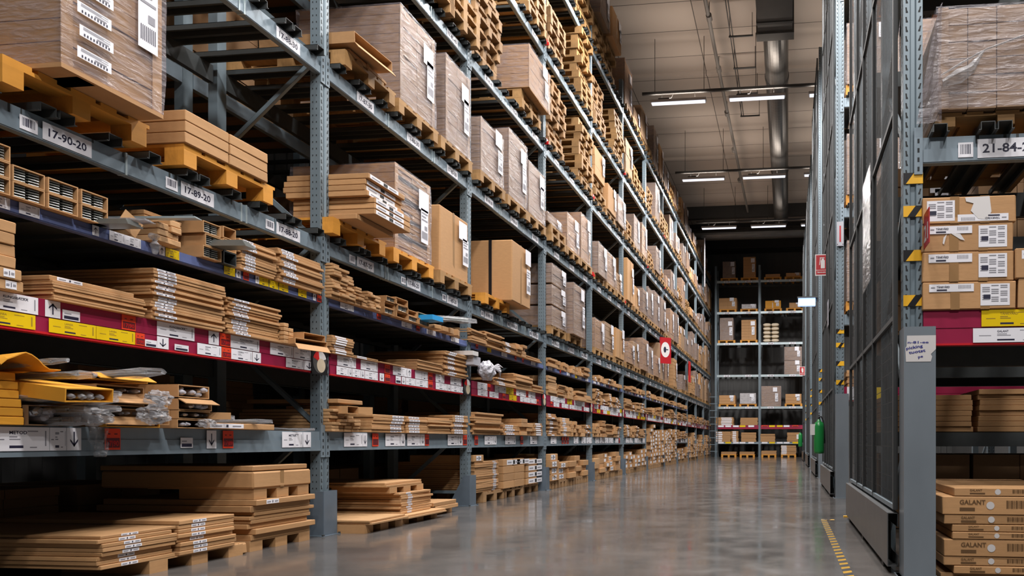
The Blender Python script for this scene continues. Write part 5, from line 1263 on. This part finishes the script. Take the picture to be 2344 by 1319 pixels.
# wooden blocks and hazard tape on the floor
t = thing('floor_tape', (0, 0, 0), 0, 'worn black and yellow hazard tape line on the floor, lower right', 'tape')
b = MB(); b.box(.355, .415, 3.6, 7.42, .0006, .0012, 'tape_worn'); yy = 3.6
while yy < 7.38:
    b.quad((.355, yy, .0018), (.415, yy + .045, .0018), (.415, yy + .125, .0018), (.355, yy + .08, .0018), 'plastic_black'); yy += .15
b.build('stripe', t)
b = MB(); b.box(.36, .50, 7.42, 7.48, .0006, .0012, 'hazard_yellow'); b.quad((.4, 7.42, .0018), (.44, 7.42, .0018), (.47, 7.48, .0018), (.43, 7.48, .0018), 'plastic_black'); b.build('cross_stripe', t)
b = MB(); b.box(.0, .12, 0, .06, 0, .012, 'hazard_yellow'); b.box(.04, .08, 0, .06, .012, .013, 'plastic_black'); tag(b.build('tape_scrap', None, (.62, 7.72, .0)), 'short scrap of hazard tape at the end of the kick rail', 'tape')
b = MB(); b.box(0, .16, 0, .01, 0, .004, 'red'); tag(b.build('red_scrap', None, (-.02, 14.2, 0.001), .4), 'tiny red scrap lying on the polished aisle floor', 'litter')

# ------------------------------------------------------------------ ceiling services
k = 0
for yi, y in enumerate(LIGHT_Y):
    row = 'row nearest overhead' if y < 15 else ['nearest visible row', 'middle visible row', 'farthest visible row'][yi - 3]
    t = thing('lighting_rail', (0, y, 10.32), 0, 'dark suspended lighting rail crossing the aisle, %s%s' % (row, '' if y > 15 else ' group %d' % (yi + 1)), 'rail', 'lighting rails')
    b = MB(); b.box(-3.95, 2.4, -.03, .03, -.035, .035, 'rail_dark'); b.build('beam', t)
    for x in (-3.6, -2.25, -.85, 1.45): b = MB(); b.tube([(x, 0, .03), (x, 0, 1.48)], .008, 'rail_dark', 6); b.build('hanger_wire', t)
    for xi, x in enumerate(LIGHT_X):
        t = thing('fluorescent_light', (x, y, LIGHT_Z), 0, 'fluorescent tube light, %s, %s' % (row + ('' if y > 15 else ' group %d' % (yi + 1)), ['left', 'middle', 'right'][xi]), 'light', 'fluorescent aisle lights')
        b = MB(); b.prism([(-.76, -.07), (.76, -.07), (.76, .07), (-.76, .07)], .0, .07, 'lamp_body'); b.build('housing', t)
        b = MB(); b.box(-.73, .73, -.055, .055, -.036, 0, 'tube'); b.build('diffuser', t)
        b = MB()
        for q in (-.45, .45): b.tube([(q, 0, .07), (q, 0, .24)], .006, 'rail_dark', 6)
        b.box(-.55, -.25, -.03, .03, .075, .12, 'rail_dark'); b.tube([(-.35, 0, .12), (-.2, .03, .14), (-.15, 0, .22)], .006, 'rail_dark', 6); b.build('hanger', t)
t = thing('air_duct', (-.30, 0, 11.0), 0, 'round grey metal air duct running along the ceiling over the aisle', 'duct')
b = MB(); pts = []; rad = []; y = 16.6
while y < 31.5: pts += [(0, y, 0), (0, y + .16, 0)]; rad += [.315, .318]; y += .17
b.tube(pts, rad, 'duct', 28); b.build('round_section', t, smooth=False)
b = MB(); b.box(-.41, .41, 12.2, 16.5, -.40, .40, 'duct'); b.box(-.45, .45, 16.3, 16.6, -.44, .44, 'duct'); b.box(-.43, .43, 15.9, 15.98, -.42, .42, 'rail_dark'); b.build('square_section', t)
for q in (19.0, 25.5): b = MB(); b.tube([(0, q, 0), (0, q + .10, 0)], .335, 'rail_dark', 28); b.build('joint_ring', t)
b = MB(); b.tube([(0, 19.5, -.30), (0, 19.5, -.325)], [.14, .15], 'black', 20); b.build('air_outlet', t)
t = thing('sprinkler_pipe', (-1.95, 0, 11.42), 0, 'long grey pipe with couplings under the ceiling, left of the duct', 'pipe')
b = MB(); b.tube([(-.05, 8, 0), (0, 20, 0), (.12, 31.4, 0)], .05, 'pipe', 10); b.build('pipe', t)
for q in (14.2, 16.8, 19.2, 21.8, 24.6, 27.5):
    b = MB(); b.tube([(0, q, 0), (0, q + .2, 0)], .075, 'pipe', 10); b.tube([(0, q + .1, .0), (0, q + .1, .37)], .015, 'pipe', 6); b.build('coupling', t)
b = MB(); b.tube([(-.5, 15.0, .02), (-.5, 15.2, -.02)], .09, 'pipe', 12); b.tube([(-.5, 15.1, 0), (-.5, 15.1, .25)], .02, 'pipe', 6); b.build('valve_cup', t)
t = thing('cable_trapeze', (-1.2, 0, 11.2), 0, 'dark cables carried on hanging crossbars between pipe and duct', 'cable tray')
for q in (15.9, 17.4, 18.9, 20.3, 21.7):
    b = MB(); b.tube([(-.30, q, 0), (.32, q, 0)], .025, 'rail_dark', 8); b.tube([(-.28, q, 0), (-.28, q, .59)], .008, 'rail_dark', 6); b.tube([(.30, q, 0), (.30, q, .59)], .008, 'rail_dark', 6); b.build('crossbar', t)
for q in (-.26, -.20): b = MB(); b.tube([(q, 10, .03), (q, 16, .03), (q, 21.8, .03)], .014, 'rail_dark', 6); b.build('cable', t)
b = MB(); b.tube([(-8.9, 33, 10.9), (8.7, 33, 10.9)], .28, 'duct', 20)
tag(b.build('cross_duct', None, (0, 0, 0)), 'dark round duct crossing the hall in front of the back wall', 'duct')
b = MB(); b.tube([(0, 0, 0), (0, 0, 2.2)], .025, 'plastic_white', 8); tag(b.build('conduit', None, (ray_x(1613, 30.5), 30.5, 7.8)), 'thin pale vertical conduit at the end of the farthest lights', 'conduit')

build_pallets(); build_packs()
dups = {l: n for l, n in LABELS.items() if len(n) > 1}
print('OBJECTS', len(bpy.data.objects), 'labels', len(LABELS), 'dups', len(dups), 'packs', len(packs), 'pallets', len(pallets))
for l, n in list(dups.items())[:12]: print('DUP', l, n)
